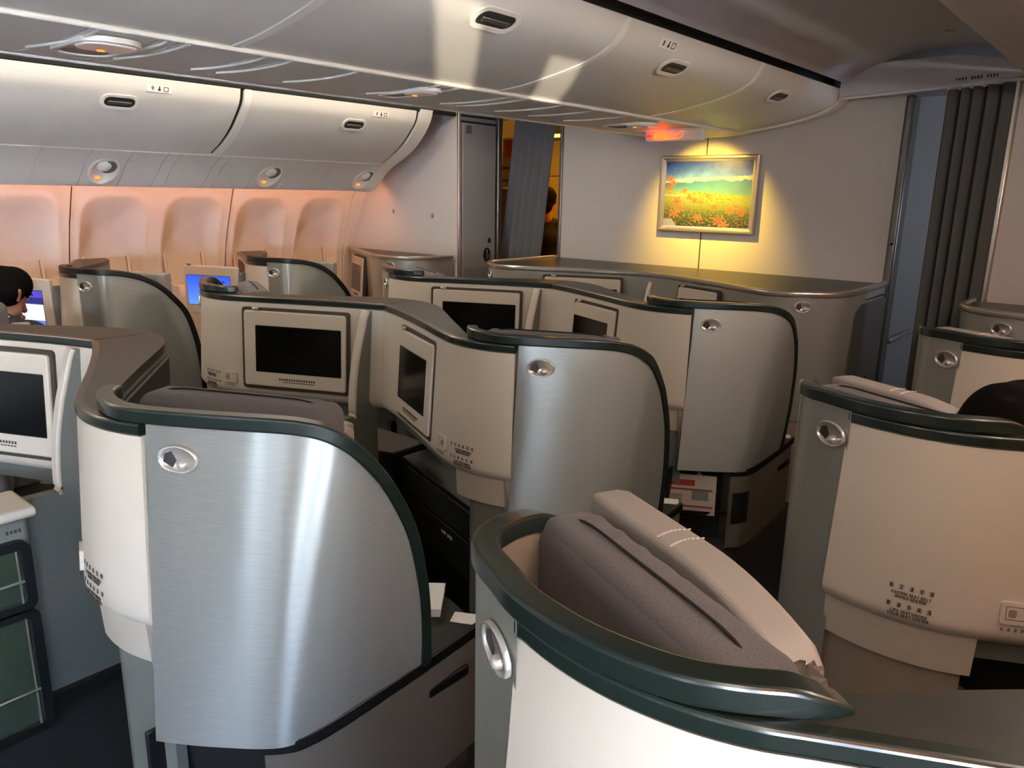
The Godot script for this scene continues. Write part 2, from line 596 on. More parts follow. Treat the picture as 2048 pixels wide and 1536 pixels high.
func structure():
	var fl := solid("floor", "dark carpeted cabin floor between the seat shells")
	slab("carpet", Vector3(0, -0.05, -0.5), Vector3(6.3, 0.1, 14.2), M.carpet, fl)
	var ce := solid("ceiling", "pale cabin ceiling arched over the two aisles")
	slab("crown_skin", Vector3(0, 2.53, -0.5), Vector3(6.3, 0.08, 14.2), M.ceiling, ce)
	for s in [1.0, -1.0]:
		var m := MB.new(s)
		shell_z(m, curve2(v2([0.893, 2.150, 0.96, 2.198, 1.08, 2.248, 1.25, 2.28, 1.5, 2.275, 1.68, 2.22, 1.75, 2.17]), 4), -4.42, 6.3, -0.02)
		put("aisle_ceiling", m, M.ceiling, ce)
		m = MB.new(s)
		shell_z(m, v2([0.80, 2.10, 0.80, 2.19, 0.93, 2.20]), -4.5, 3.4, -0.02)
		put("bin_gap", m, M.seam, ce)
		# screws and small fittings in the ceiling panels
		for zz in [-2.9, -4.0]:
			m = MB.new(s)
			m.dish(Transform3D(Basis(Vector3.RIGHT, Vector3.FORWARD, Vector3.DOWN), Vector3(1.45, 2.276, zz)), 0.02, 0.02, [[1.0, 0.0], [1.0, 0.006], [0.8, 0.008], [0.0, 0.008]], 12)
			put("ceiling_fitting", m, M.ceiling, ce)
	# wash lights out of view, which the area lights stand in front of
	var cl := thing("unseen_ceiling_light", "unseen warm white wash light in the right aisle ceiling, aft of the camera, lighting the shells from behind", "light", Vector3(1.25, 2.27, 2.2))
	slab("diffuser", Vector3.ZERO, Vector3(0.5, 0.012, 1.6), M.unseen_wash_strip, cl)
	cl = thing("unseen_ceiling_light", "unseen long warm white wash light in the left aisle ceiling, hidden by the centre bins, lighting the cabin evenly", "light", Vector3(-1.25, 2.266, 0.9))
	slab("diffuser", Vector3.ZERO, Vector3(0.4, 0.012, 9.4), M.unseen_wash_strip, cl)
	cl = thing("unseen_bin_light", "unseen long warm white strip light under the right-hand bins, above the frame, lighting the centre bins and right shells", "light", Vector3(2.53, 2.004, -1.0))
	slab("diffuser", Vector3.ZERO, Vector3(0.12, 0.012, 5.0), M.unseen_wash_strip, cl)
	var wl := solid("wall_left", "cream left sidewall with five lowered window shades under a warm cove light")
	slab("outer_skin", Vector3(-3.02, 1.25, 1.2), Vector3(0.08, 2.5, 10.6), M.sidewall, wl)
	var wg := solid("wall_left_galley", "left galley sidewall forward of the closet")
	slab("skin", Vector3(-3.04, 1.25, -5.8), Vector3(0.08, 2.5, 3.4), M.sidewall, wg)
	var w0 := -2.13
	for k in 3:
		var z0 := -3.97 + 1.05 * k
		var wn := []
		for j in range(-4, 4):
			var wz := w0 + 0.525 * j
			if wz > z0 + 0.1 and wz < z0 + 1.0:
				wn.append(wz)
		sidewall(wl, z0, z0 + 1.05, wn)
	slab("sidewall_end", Vector3(-2.86, 0.95, 2.8), Vector3(0.06, 1.9, 7.2), M.sidewall, wl)
	for j in range(-3, 3):
		var wz := w0 + 0.525 * j
		if wz > -0.9:
			continue
		var w := solid("window_%d" % (j + 4), "cabin window with its shade pulled right down")
		var m := MB.new(-1.0)
		var t := frame_at(Vector3(side_x(1.055) + 0.096, 1.055, wz), Vector3(-1, 0.12, 0))
		m.extrude(MB.rrect(0.27, 0.39, 0.12, 8), t, 0.0, 0.006, 0.003)
		var shd := put("window_shade", m, M.shade, w)
		m = MB.new(-1.0)
		m.ring(MB.rrect(0.295, 0.415, 0.135, 8), MB.rrect(0.262, 0.382, 0.118, 8), t, 0.0, 0.014)
		put("window_frame", m, M.sidewall, w)
		m = MB.new(-1.0)
		m.ring(MB.rrect(0.265, 0.385, 0.12, 8), MB.rrect(0.252, 0.372, 0.113, 8), t, 0.004, 0.0085)
		put("painted_gap_shadow", m, M.taupe, w)  # taupe ring paints the occlusion line round the lowered blind
		m = MB.new(-1.0)
		m.rbox(t * Vector3(0, -0.15, 0.008), Vector3(0.008, 0.012, 0.09), 0.003)
		put("shade_grip", m, M.shade, shd)
	# right sidewall: out of view, with the windows that let the daylight in
	var wr := solid("wall_right", "right sidewall with open windows letting the daylight in")
	slab("lower_wall", Vector3(2.95, 0.43, 0.8), Vector3(0.1, 0.86, 11.4), M.sidewall, wr)
	slab("upper_wall", Vector3(2.93, 1.88, -0.45), Vector3(0.14, 1.26, 8.9), M.sidewall, wr)
	slab("upper_wall", Vector3(2.93, 1.88, 5.85), Vector3(0.14, 1.26, 1.3), M.sidewall, wr)
	slab("upper_wall", Vector3(2.93, 2.13, 4.6), Vector3(0.14, 0.76, 1.2), M.sidewall, wr)
	var d2 := solid("door_2", "unseen broad glazed opening aft on the right, behind the camera, placed to light the near silver shell")
	slab("pane", Vector3(2.97, 1.305, 4.6), Vector3(0.006, 0.89, 1.2), M.glass, d2, 0.001)  # opening out of view, placed for a daylight streak on the near shell
	var open := []
	for j in range(-4, 16):
		open.append(w0 + 0.525 * j)
	var last := -4.9
	var n := 7
	for wz in open:
		if wz > 3.7 and wz < 5.4:
			if last < 4.0:
				slab("pier", Vector3(2.95, 1.055, (last + 4.0) / 2), Vector3(0.1, 0.4, 4.0 - last), M.sidewall, wr)
			last = 5.2
			continue
		slab("pier", Vector3(2.95, 1.055, (last + wz - 0.135) / 2), Vector3(0.1, 0.4, wz - 0.135 - last), M.sidewall, wr)
		last = wz + 0.135
		if wz < -0.4 or (wz > 0.8 and wz < 1.9):
			slab("unseen_lowered_shade", Vector3(2.96, 1.055, wz), Vector3(0.02, 0.4, 0.28), M.shade, wr)  # out of view, lowered to keep more sun patches off the bins
		else:
			var w := solid("window_%d" % n, "open cabin window on the right")
			n += 1
			slab("pane", Vector3(2.97, 1.055, wz), Vector3(0.006, 0.4, 0.28), M.glass, w, 0.001)
			if wz < 0.1:
				slab("window_shade", Vector3(2.94, 1.185, wz), Vector3(0.008, 0.14, 0.27), M.shade, w)  # out of view, half lowered to shape a sun patch
	slab("pier", Vector3(2.95, 1.055, (last + 6.5) / 2), Vector3(0.1, 0.4, 6.5 - last), M.sidewall, wr)
	slab("forward_skin", Vector3(2.95, 1.25, -6.2), Vector3(0.1, 2.5, 2.7), M.sidewall, wr)
	var wb := solid("wall_back", "aft cabin partition behind the camera")
	slab("partition", Vector3(0, 1.25, 6.5), Vector3(6.2, 2.5, 0.1), M.bulkhead, wb)
	var wf := solid("wall_front", "galley end wall far forward, cream cabinets")
	slab("end_wall", Vector3(0, 1.25, -7.4), Vector3(6.2, 2.5, 0.1), M.galley, wf)

# ------------------------------------------------------------------ overhead bins
func pill(m: MB, t: Transform3D, w: float, h: float, d: float):
	m.extrude(MB.rrect(w, h, h * 0.49, 6), t, 0.0, d, d * 0.4)

func latch(parent: Node, t: Transform3D):
	var m := MB.new()
	m.ring(MB.rrect(0.185, 0.088, 0.042, 6), MB.rrect(0.15, 0.058, 0.028, 6), t, 0.0, 0.006)
	put("latch_surround", m, M.bin_edge, parent)
	m = MB.new()
	pill(m, t, 0.15, 0.058, 0.003)
	var lr := put("latch_recess", m, M.latch, parent, "dark recessed latch")
	m = MB.new()
	m.rbox(t * Vector3(0, -0.004, 0.006), Vector3(0.115, 0.016, 0.006), 0.003, t.basis)
	put("latch_paddle", m, M.alu_dark, lr)

func row_label(parent: Node, t: Transform3D, num: String):
	var m := MB.new()
	m.extrude(MB.rrect(0.13, 0.034, 0.006, 3), t, 0.0, 0.0015)
	parent = put("row_placard", m, M.bin_edge, parent)
	words(num, 0.024, M.black, parent, t * Transform3D(Basis.IDENTITY, Vector3(-0.035, 0, 0.002)), "row_number", true)
	m = MB.new()   # seated figure beside the number, and the pale window mark
	m.extrude(v2([-0.008, -0.01, 0.008, -0.01, 0.005, 0.002, -0.002, 0.004]), t, 0.0016, 0.0024)
	m.dish(t * Transform3D(Basis.IDENTITY, Vector3(0.001, 0.008, 0.0016)), 0.004, 0.004, [[1.0, 0.0], [1.0, 0.0008], [0.0, 0.0008]], 10)
	put("seat_mark", m, M.black, parent)
	m = MB.new()
	m.ring(MB.rrect(0.026, 0.022, 0.003, 3), MB.rrect(0.020, 0.016, 0.002, 3), t * Transform3D(Basis.IDENTITY, Vector3(0.035, 0, 0)), 0.0016, 0.0024)
	put("window_mark", m, M.latch, parent)

func on_profile(prof: PackedVector2Array, f: float, z: float, right: float) -> Transform3D:
	# a frame on the surface at share f of the profile; y runs up the profile, z out towards the aisle
	var total := 0.0
	for i in prof.size() - 1:
		total += prof[i].distance_to(prof[i + 1])
	var want := total * f
	for i in prof.size() - 1:
		var l := prof[i].distance_to(prof[i + 1])
		if want <= l or i == prof.size() - 2:
			var p := prof[i].lerp(prof[i + 1], clampf(want / l, 0, 1))
			var up := (prof[i + 1] - prof[i]).normalized()
			if up.y < 0:
				up = -up
			var y := Vector3(up.x, up.y, 0)
			var x := Vector3(0, 0, -right)
			return Transform3D(Basis(x, y, x.cross(y)), Vector3(p.x, p.y, z))
		want -= l
	return Transform3D.IDENTITY

func left_bins():
	var prof := curve2(v2([-2.075, 1.742, -2.03, 1.762, -1.93, 1.81, -1.83, 1.875, -1.745, 1.955, -1.69, 2.02, -1.67, 2.088]), 4)
	var cuts := [-3.72, -2.42, -1.10, 0.22, 1.54]
	var row_no := ["8", "9", "7", "6"]
	var names := ["white overhead bin on the left wall beside the white closet wall", "white overhead bin on the left wall above the row of lowered window shades", "white overhead bin on the left wall, mostly beyond the frame edge", "white overhead bin on the left wall, last one aft"]
	for k in 4:
		var t := thing("overhead_bin", names[k], "overhead bin", Vector3.ZERO, "left overhead bins")
		var m := MB.new()
		shell_z(m, prof, cuts[k] + 0.012, cuts[k + 1] - 0.012, -0.02)
		put("door", m, M.bin, t)
		m = MB.new()
		shell_z(m, off2(prof, 0.012), cuts[k] - 0.012, cuts[k] + 0.012, -0.02)
		put("joint", m, M.seam, t)
		m = MB.new()
		shell_z(m, off2(prof, -0.004), cuts[k + 1] - 0.055, cuts[k + 1] - 0.014, -0.01)
		put("edge_strip", m, M.bin_edge, t)
		m = MB.new()
		m.rbox(Vector3(-2.17, 1.97, (cuts[k] + cuts[k + 1]) / 2), Vector3(0.42, 0.2, cuts[k + 1] - cuts[k] - 0.05), 0.02)
		put("bucket", m, M.bin, t)
		if k < 2:
			var zc: float = -3.246 if k == 0 else -1.80
			latch(t, on_profile(off2(prof, -0.001), 0.74, zc + 0.02, 1.0))
			row_label(t, on_profile(off2(prof, -0.001), 0.91, zc - 0.16, 1.0), row_no[k])
	# end cap of the run, curling down to the wall
	var cap := solid("trim_1", "curved end moulding of the left bin run")
	var m2 := MB.new()
	shell_z(m2, off2(curve2(v2([-2.38, 1.555, -2.30, 1.575, -2.16, 1.69, -2.075, 1.742, -1.93, 1.81, -1.83, 1.875, -1.745, 1.955, -1.69, 2.03, -1.665, 2.10]), 4), -0.004), -3.85, -3.735, -0.06)
	put("moulding", m2, M.bin_edge, cap)
	m2 = MB.new()
	shell_z(m2, v2([-1.68, 2.08, -1.70, 2.11, -1.72, 2.17, -1.9, 2.2]), -4.55, 3.4, 0.02)
	put("dark_gap", m2, M.seam, cap)
	m2 = MB.new()
	m2.rbox(Vector3(-2.15, 2.3, -0.4), Vector3(0.9, 0.3, 8.0), 0.02)
	put("bin_top", m2, M.seam, cap)
	# service panels below the bins
	var pp := curve2(v2([-2.355, 1.556, -2.33, 1.562, -2.27, 1.605, -2.17, 1.685, -2.06, 1.742]), 4)
	var zs := [-3.735, -3.637, -3.326, -3.204, -3.029, -2.791, -2.553, -2.488, -2.242, -2.172, -1.976, -1.761, -1.518, -1.2, -0.9, -0.5]
	for i in zs.size() - 1:
		var t := thing("service_panel", "cream service panel under the left bins, " + ["first", "second", "third", "fourth", "fifth", "sixth", "seventh", "eighth", "ninth", "tenth", "eleventh", "twelfth", "thirteenth", "fourteenth", "fifteenth"][i] + " from the closet wall", "panel", Vector3.ZERO, "left service panels")
		var m := MB.new()
		shell_z(m, pp, zs[i] + 0.002, zs[i + 1] - 0.002, -0.015)
		put("cover", m, M.bin, t)
		if i in [0, 4, 10]:
			var c := on_profile(off2(pp, -0.001), 0.45, (zs[i] + zs[i + 1]) / 2, 1.0)
			m = MB.new()
			m.dish(c, 0.085, 0.115, [[1.0, 0.0], [0.97, 0.007], [0.84, 0.008], [0.8, 0.003], [0.0, 0.002]], 28)
			var lb2 := put("light_bezel", m, M.bin_edge, t)
			m = MB.new()
			m.dish(c * Transform3D(Basis.IDENTITY, Vector3(-0.005, 0.035, 0.003)), 0.04, 0.04, [[1.0, 0.0], [0.8, 0.008], [0.0, 0.010]], 18)
			put("reading_lens", m, M.lens, lb2)
			m = MB.new()
			m.dish(c * Transform3D(Basis.IDENTITY, Vector3(0.02, 0.03, 0.003)), 0.045, 0.05, [[1.0, 0.0], [0.9, 0.003], [0.0, 0.003]], 18)
			put("light_reflector", m, M.grey_panel, lb2)
			m = MB.new()
			m.rbox(c * Vector3(-0.02, -0.055, 0.007), Vector3(0.026, 0.014, 0.006), 0.003, c.basis)
			put("seat_belt_light", m, M.amber, lb2, "small amber indicator")
	# cove light behind the panels
	var cv := thing("cove_light", "warm orange cove strip between the left service panels and sidewall", "light", Vector3(-2.44, 1.63, -2.2))
	slab("strip", Vector3.ZERO, Vector3(0.03, 0.02, 3.5), M.cove_strip, cv)
	slab("housing", Vector3(0.02, 0.035, 0), Vector3(0.11, 0.03, 3.6), M.bin, cv)
	var cr := thing("cove_light", "warm orange cove strip over the right sidewall, out of view", "light", Vector3(2.74, 1.945, -2.0))  # out of view, placed to warm the right-hand shells
	slab("strip", Vector3.ZERO, Vector3(0.03, 0.02, 4.3), M.cove_strip, cr)
	slab("housing", Vector3(-0.02, 0.03, 0), Vector3(0.16, 0.03, 4.4), M.bin, cr)

func centre_bins():
	var prof := curve2(v2([0.30, 1.932, 0.43, 1.945, 0.555, 1.966, 0.686, 1.995, 0.778, 2.027, 0.836, 2.07, 0.866, 2.125]), 4)
	var cuts := [-4.47, -3.42, -2.32, -1.22, -0.12, 0.98, 2.08]
	var nm := ["white centre overhead bin in front of the bulkhead, yellowed by the picture light", "white centre overhead bin, second back from the bulkhead", "white centre overhead bin third back from the bulkhead, sunlit patch at its latch", "white centre overhead bin at the top frame edge, fourth back from the bulkhead", "white centre overhead bin, fifth back from the bulkhead", "white centre overhead bin, sixth back from the bulkhead"]
	for s in [1.0, -1.0]:
		for k in 6:
			if s < 0 and k > 3:
				continue
			var lb: String = nm[k] if s > 0 else ["white centre bin facing the left aisle, nearest the bulkhead", "white centre bin facing the left aisle, second from the bulkhead", "white centre bin facing the left aisle, third from the bulkhead", "white centre bin facing the left aisle, fourth from the bulkhead"][k]
			var t := thing("overhead_bin", lb, "overhead bin", Vector3.ZERO, "centre overhead bins")
			var m := MB.new(s)
			shell_z(m, prof, cuts[k] + 0.014, cuts[k + 1] - 0.014, -0.02)
			put("door", m, M.bin, t)
			m = MB.new(s)
			shell_z(m, off2(prof, -0.004), cuts[k + 1] - 0.014, cuts[k + 1] + 0.014, -0.02)
			put("joint", m, M.bin_edge, t)
			m = MB.new(s)
			m.rbox(Vector3(0.42, 2.14, (cuts[k] + cuts[k + 1]) / 2), Vector3(0.66, 0.20, cuts[k + 1] - cuts[k] - 0.06), 0.02)
			put("bucket", m, M.bin, t)
			if s > 0 and k < 4:
				var zc: float = [-3.80, -2.77, -1.75, -0.66][k]
				latch(t, on_profile(off2(prof, -0.001), 0.80, zc, 1.0))
				if k > 0:
					row_label(t, on_profile(off2(prof, -0.001), 0.93, zc + 0.25 if k == 2 else zc + 0.15, 1.0), ["", "8", "9", "8"][k])
	var tr := solid("trim_2", "pale edge rails and end moulding of the centre bins")
	for s in [1.0, -1.0]:
		var m := MB.new(s)
		m.rbox(Vector3(0.302, 1.926, -0.8), Vector3(0.016, 0.014, 7.4), 0.005)
		put("edge_rail", m, M.bin_edge, tr)
		m = MB.new(s)
		shell_z(m, off2(prof, -0.006), -4.55, -4.49, -0.03)
		put("moulding", m, M.bin_edge, tr)
		m = MB.new(s)
		shell_z(m, off2(prof, 0.008), -4.64, -4.47, -0.03)
		put("end_fairing", m, M.bin, tr)
	var m0 := MB.new()
	m0.rbox(Vector3(0, 2.25, -0.6), Vector3(1.6, 0.1, 8.0), 0.02)
	put("bin_top", m0, M.seam, tr)
	# the service rail between the bins
	var pr := v2([])
	for i in 13:
		var x := lerpf(0.296, -0.296, i / 12.0)
		pr.append(Vector2(x, 1.914 + 0.012 * (x / 0.296) * (x / 0.296)))
	var zs := [-4.62, -3.94, -3.24, -2.965, -2.729, -2.484, -2.389, -2.099, -2.001, -1.639, -1.395, -1.311, -1.078, -1.024, -0.852, -0.5, 0.2, 2.8]
	for i in zs.size() - 1:
		var t := thing("ceiling_panel", "pale service panel in the rail under the centre bins, number %d from the bulkhead" % (i + 1), "panel", Vector3.ZERO, "centre rail panels")
		var m := MB.new()
		shell_z(m, pr, zs[i] + 0.003, zs[i + 1] - 0.003, 0.012)
		put("cover", m, M.bin, t)
		m = MB.new()   # raised pale lip along the joint
		var path := PackedVector3Array()
		for j in 9:
			var x := lerpf(0.285, -0.06, j / 8.0)
			path.append(Vector3(x, 1.911 + 0.012 * (x / 0.296) * (x / 0.296), zs[i + 1] - 0.02 + 0.05 * pow((0.285 - x) / 0.345, 2.0)))
		m.tube(path, 0.0042, 6)
		put("lip", m, M.bin_edge, t)
		if i in [1, 7, 13]:
			var zc: float = (zs[i] + zs[i + 1]) / 2
			var c := Transform3D(Basis(Vector3(0, 0, -1), Vector3(-1, 0, 0), Vector3(0, -1, 0)), Vector3(0.09, 1.909, zc))
			var hz: float = minf((zs[i + 1] - zs[i]) * 0.46, 0.085)
			m = MB.new()
			m.ring(MB.rrect(hz * 2, 0.30, hz * 0.9, 8), MB.rrect(hz * 1.75, 0.27, hz * 0.8, 8), c, -0.01, 0.004)
			var lb2 := put("light_bezel", m, M.bin_edge, t)
			m = MB.new()
			m.extrude(MB.rrect(hz * 1.72, 0.13, hz * 0.6, 8), c * Transform3D(Basis.IDENTITY, Vector3(0, -0.065, 0)), -0.004, 0.009, 0.005)
			put("reading_lens", m, M.lens, lb2)
			m = MB.new()
			m.extrude(MB.rrect(hz * 1.5, 0.10, hz * 0.6, 8), c * Transform3D(Basis.IDENTITY, Vector3(0, 0.07, 0)), -0.004, 0.002, 0.001)
			put("speaker_grille", m, M.taupe, lb2)
			m = MB.new()
			m.dish(c * Transform3D(Basis.IDENTITY, Vector3(0, -0.03, 0.007)), 0.010, 0.010, [[1.0, 0.0], [0.9, 0.004], [0.0, 0.005]], 14)
			put("seat_belt_light", m, M.amber, lb2, "small amber indicator")

func right_side():
	# right outboard bin: only its lower inner edge shows at the top corner
	var t := thing("overhead_bin", "cream right-hand overhead bin cutting across the top corner", "overhead bin", Vector3.ZERO, "right overhead bins")
	var m := MB.new()
	shell_z(m, curve2(v2([1.775, 2.13, 1.79, 2.085, 1.83, 2.06, 2.0, 2.03, 2.25, 2.02, 2.6, 2.0]), 4), -4.38, 3.4, 0.02)
	put("door", m, M.bin, t)
	m = MB.new()
	m.rbox(Vector3(2.0, 2.022, -0.5), Vector3(0.012, 0.01, 7.6), 0.003)
	put("edge_rail", m, M.bin_edge, t)
	m = MB.new()
	m.rbox(Vector3(2.3, 2.3, -0.5), Vector3(1.1, 0.32, 7.8), 0.02)
	put("bucket", m, M.bin, t)

# ------------------------------------------------------------------ bulkhead, closet, curtains, galley
func curtain(m: MB, top: PackedVector3Array, bottom: PackedVector3Array, folds: float, depth: float, seed_: int, skirt := 0.0):
	var rows := []
	var nx := 120
	var ny := 30
	for r in ny + 1:
		var f := float(r) / ny
		var row := PackedVector3Array()
		for i in nx + 1:
			var u := float(i) / nx
			var a := sample(top, u)
			var b := sample(bottom, u)
			var p := a.lerp(b, f)
			var ph := u * folds * TAU + 0.5 * sin(u * 9.0 + seed_) + 0.25 * f * sin(seed_ + u * 5.0)
			var w := 2.0 * pow(absf(sin(ph * 0.5)), 0.8) - 1.0 + 0.15 * sin(2.0 * ph + 1.0)
			p.z += depth * w * lerpf(0.75, 1.1, f)
			p.x += depth * 0.5 * cos(ph) * 0.6
			row.append(p)
		rows.append(row)
	m.grid(rows, 1)
	var back := []
	for row in rows:
		var q := PackedVector3Array()
		for p in row:
			q.append(p + Vector3(0, 0, -0.004))
		back.append(q)
	back.reverse()
	m.grid(back, 2)

func sample(p: PackedVector3Array, u: float) -> Vector3:
	var f := u * (p.size() - 1)
	var i := mini(int(f), p.size() - 2)
	return p[i].lerp(p[i + 1], f - i)

func v3(a: Array) -> PackedVector3Array:
	var o := PackedVector3Array()
	for i in range(0, a.size(), 3):
		o.append(Vector3(a[i], a[i + 1], a[i + 2]))
	return o

func front_area():
	# centre bulkhead
	var b := solid("wall_centre", "cream centre bulkhead carrying the lit landscape picture")
	slab("panel", Vector3(-0.57, 1.05, -4.70), Vector3(1.135, 2.1, 0.1), M.bulkhead, b, 0.004)
	slab("panel", Vector3(0.572, 1.05, -4.70), Vector3(1.135, 2.1, 0.1), M.bulkhead, b, 0.004)
	slab("joint", Vector3(0.0, 1.05, -4.70), Vector3(0.02, 2.08, 0.094), M.recess, b, 0.001)
	slab("edge_post", Vector3(1.163, 1.05, -4.70), Vector3(0.046, 2.1, 0.12), M.alu_dark, b, 0.012)
	slab("edge_post", Vector3(-1.155, 1.05, -4.70), Vector3(0.03, 2.1, 0.11), M.alu_dark, b, 0.008)
	slab("ceiling_skirt", Vector3(0.0, 2.3, -4.72), Vector3(3.3, 0.42, 0.06), M.ceiling, b)
	for q in [Vector3(1.17, 1.32, -4.63)]:
		var m := MB.new()
		m.dish(Transform3D(Basis.IDENTITY, q), 0.008, 0.008, [[1.0, 0.0], [1.0, 0.02], [0.0, 0.022]], 10)
		put("catch", m, M.black_trim, b)
	picture()
	lavatory_sign()
	# beam across the right aisle
	var be := solid("trim_3", "beam over the right aisle that carries the curtain rail")
	var m := MB.new()
	m.extrude(v2([0.86, 2.085, 1.70, 2.125, 1.70, 2.20, 1.40, 2.25, 0.95, 2.24, 0.86, 2.2]), Transform3D(Basis.IDENTITY, Vector3(0, 0, -4.5)), -0.03, 0.08, 0.006)
	put("beam", m, M.ceiling, be)
	m = MB.new()
	m.rbox(Vector3(1.29, 2.092, -4.41), Vector3(0.84, 0.012, 0.02), 0.003, Basis(Vector3.BACK, 0.045))
	put("curtain_rail", m, M.bin_edge, be)
	marks(be, Transform3D(Basis(Vector3.BACK, 0.047), Vector3(1.50, 2.135, -4.4195)), 0.17, 0.016, 14, M.latch)
	m = MB.new()
	m.rbox(Vector3(1.3, 2.3, -4.6), Vector3(0.9, 0.3, 0.1), 0.01)
	put("header", m, M.ceiling, be)
	# right partition behind the window counter
	var kp := solid("wall_front_right", "pale partition beside the dark right curtain")
	slab("panel", Vector3(2.28, 1.06, -4.47), Vector3(1.18, 2.12, 0.08), M.bulkhead, kp, 0.004)
	slab("edge_post", Vector3(1.678, 1.06, -4.46), Vector3(0.024, 2.13, 0.10), M.alu, kp, 0.006)
	# right curtain
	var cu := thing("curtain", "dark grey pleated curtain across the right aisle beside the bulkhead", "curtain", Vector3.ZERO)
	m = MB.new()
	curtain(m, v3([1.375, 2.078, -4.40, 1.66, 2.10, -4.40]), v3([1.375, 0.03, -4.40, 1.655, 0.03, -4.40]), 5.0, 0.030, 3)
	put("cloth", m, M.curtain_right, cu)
	for i in 6:
		m = MB.new()
		m.rbox(Vector3(1.39 + 0.05 * i, 2.085 + 0.003 * i, -4.40), Vector3(0.014, 0.02, 0.012), 0.004)
		put("curtain_hook", m, M.white, cu)
	# galley wall on the right, seen past the bulkhead
	var gw := solid("wall_galley_right", "metal galley side wall seen between the bulkhead and right curtain")
	slab("panel", Vector3(1.14, 1.1, -5.6), Vector3(0.05, 2.2, 1.7), M.galley_metal, gw)
	slab("handrail", Vector3(1.19, 0.76, -5.0), Vector3(0.02, 0.03, 0.5), M.alu, gw, 0.008)
	slab("unseen_light_block", Vector3(0.02, 1.2, -5.6), Vector3(2.1, 2.4, 1.6), M.galley, gw)  # unseen block, keeps the door daylight off the left galley
	slab("galley_far", Vector3(1.8, 1.2, -6.6), Vector3(1.9, 2.4, 0.06), M.galley, gw)
	var gd := solid("door_1", "galley door with a bright pane, out of sight on the right, placed to light the metal galley wall")
	slab("door", Vector3(2.86, 1.1, -5.5), Vector3(0.06, 2.0, 0.9), M.galley, gd)
	slab("pane", Vector3(2.82, 1.5, -5.5), Vector3(0.02, 0.6, 0.4), M.unseen_door_glow, gd)  # unseen glowing pane that lights the galley wall
	# left front wall and closet
	var lf := solid("wall_front_left", "white closet end wall beside the left windows")
	m = MB.new()
	m.extrude(v2([-1.66, 0.0, -2.86, 0.0, -2.93, 0.8, -2.91, 1.1, -2.74, 1.556, -2.6, 1.9, -2.4, 2.2, -1.66, 2.2]), Transform3D(Basis.IDENTITY, Vector3(0, 0, -4.085)), -0.04, 0.0, 0.003)
	put("panel", m, M.bulkhead, lf)
	var t4 := solid("trim_4", "cream return strip between the left sidewall and closet wall")
	m = MB.new()
	var rs := PackedVector2Array()
	for i in 16:
		rs.append(Vector2(-side_x(i * 0.128), i * 0.128))
	shell_z(m, rs, -4.084, -3.972, 0.02)
	put("return_strip", m, M.sidewall, t4)
	for q in [Vector2(-2.36, 1.407), Vector2(-1.92, 1.385)]:
		m = MB.new()
		m.dish(Transform3D(Basis.IDENTITY, Vector3(q.x, q.y, -4.085)), 0.011, 0.016, [[1.0, 0.0], [1.0, 0.006], [0.0, 0.007]], 12)
		put("plug", m, M.taupe, lf)
	var cl := thing("closet", "grey closet with a full-height door and round black handle, facing the left aisle", "closet", Vector3(-1.66, 0, -4.30))
	slab("body", Vector3(-0.35, 1.06, 0), Vector3(0.68, 2.12, 0.42), M.closet, cl)
	slab("corner_edge", Vector3(0.005, 1.06, 0.205), Vector3(0.02, 2.12, 0.02), M.alu, cl, 0.004)
	m = MB.new()
	m.rbox(Vector3(0.008, 1.05, -0.005), Vector3(0.014, 1.985, 0.355), 0.004)
	var dr := put("door", m, M.closet, cl)
	slab("door_gap", Vector3(0.002, 2.052, -0.005), Vector3(0.01, 0.012, 0.37), M.seam, cl, 0.001)
	var dt := frame_at(Vector3(0.016, 1.10, -0.085), Vector3(1, 0, 0))
	m = MB.new()
	m.dish(dt, 0.038, 0.052, [[1.0, 0.0], [1.0, 0.008], [0.82, 0.008], [0.75, 0.002], [0.0, 0.002]], 24)
	put("handle", m, M.black_trim, dr)
	m = MB.new()
	m.rbox(dt * Vector3(0, 0, 0.006), Vector3(0.012, 0.08, 0.012), 0.004)
	put("handle_grip", m, M.alu_dark, dr)
	slab("notice", Vector3(0.016, 2.0, 0.115), Vector3(0.003, 0.055, 0.06), M.alu_dark, dr, 0.001)
	slab("lock_plate", Vector3(0.016, 1.205, -0.118), Vector3(0.003, 0.035, 0.03), M.black, dr, 0.001)
	slab("door_frame", Vector3(0.0, 1.06, -0.225), Vector3(0.055, 2.12, 0.05), M.alu_dark, cl, 0.008)
	# left curtain, drawn half aside
	cu = thing("curtain", "grey curtain drawn half aside at the left galley doorway", "curtain", Vector3.ZERO)
	m = MB.new()
	curtain(m, v3([-1.64, 2.10, -4.70, -1.27, 2.085, -4.70]), v3([-1.86, 0.35, -4.70, -1.47, 0.35, -4.70]), 5.0, 0.036, 8)
	put("cloth", m, M.curtain_left, cu)
	slab("rail", Vector3(-1.45, 2.11, -4.70), Vector3(0.62, 0.016, 0.02), M.bin_edge, cu)
	slab("header", Vector3(-1.45, 2.3, -4.72), Vector3(0.65, 0.36, 0.06), M.ceiling, cu)
	# the galley behind: cupboards, a light strip, red notice
	var gc := thing("galley_cabinet", "yellow-lit galley cupboards seen through the gap beside the left curtain", "cabinet", Vector3(-2.05, 0, -6.6))
	slab("carcass", Vector3(0, 1.05, -0.2), Vector3(1.86, 2.1, 0.4), M.galley, gc)
	for i in 4:
		for j in 4:
			var hts := [0.45, 0.95, 1.42, 1.85]
			slab("cupboard_door", Vector3(-0.66 + 0.44 * i, hts[j], 0.012), Vector3(0.425, [0.7, 0.26, 0.62, 0.2][j], 0.024), M.galley, gc, 0.006)
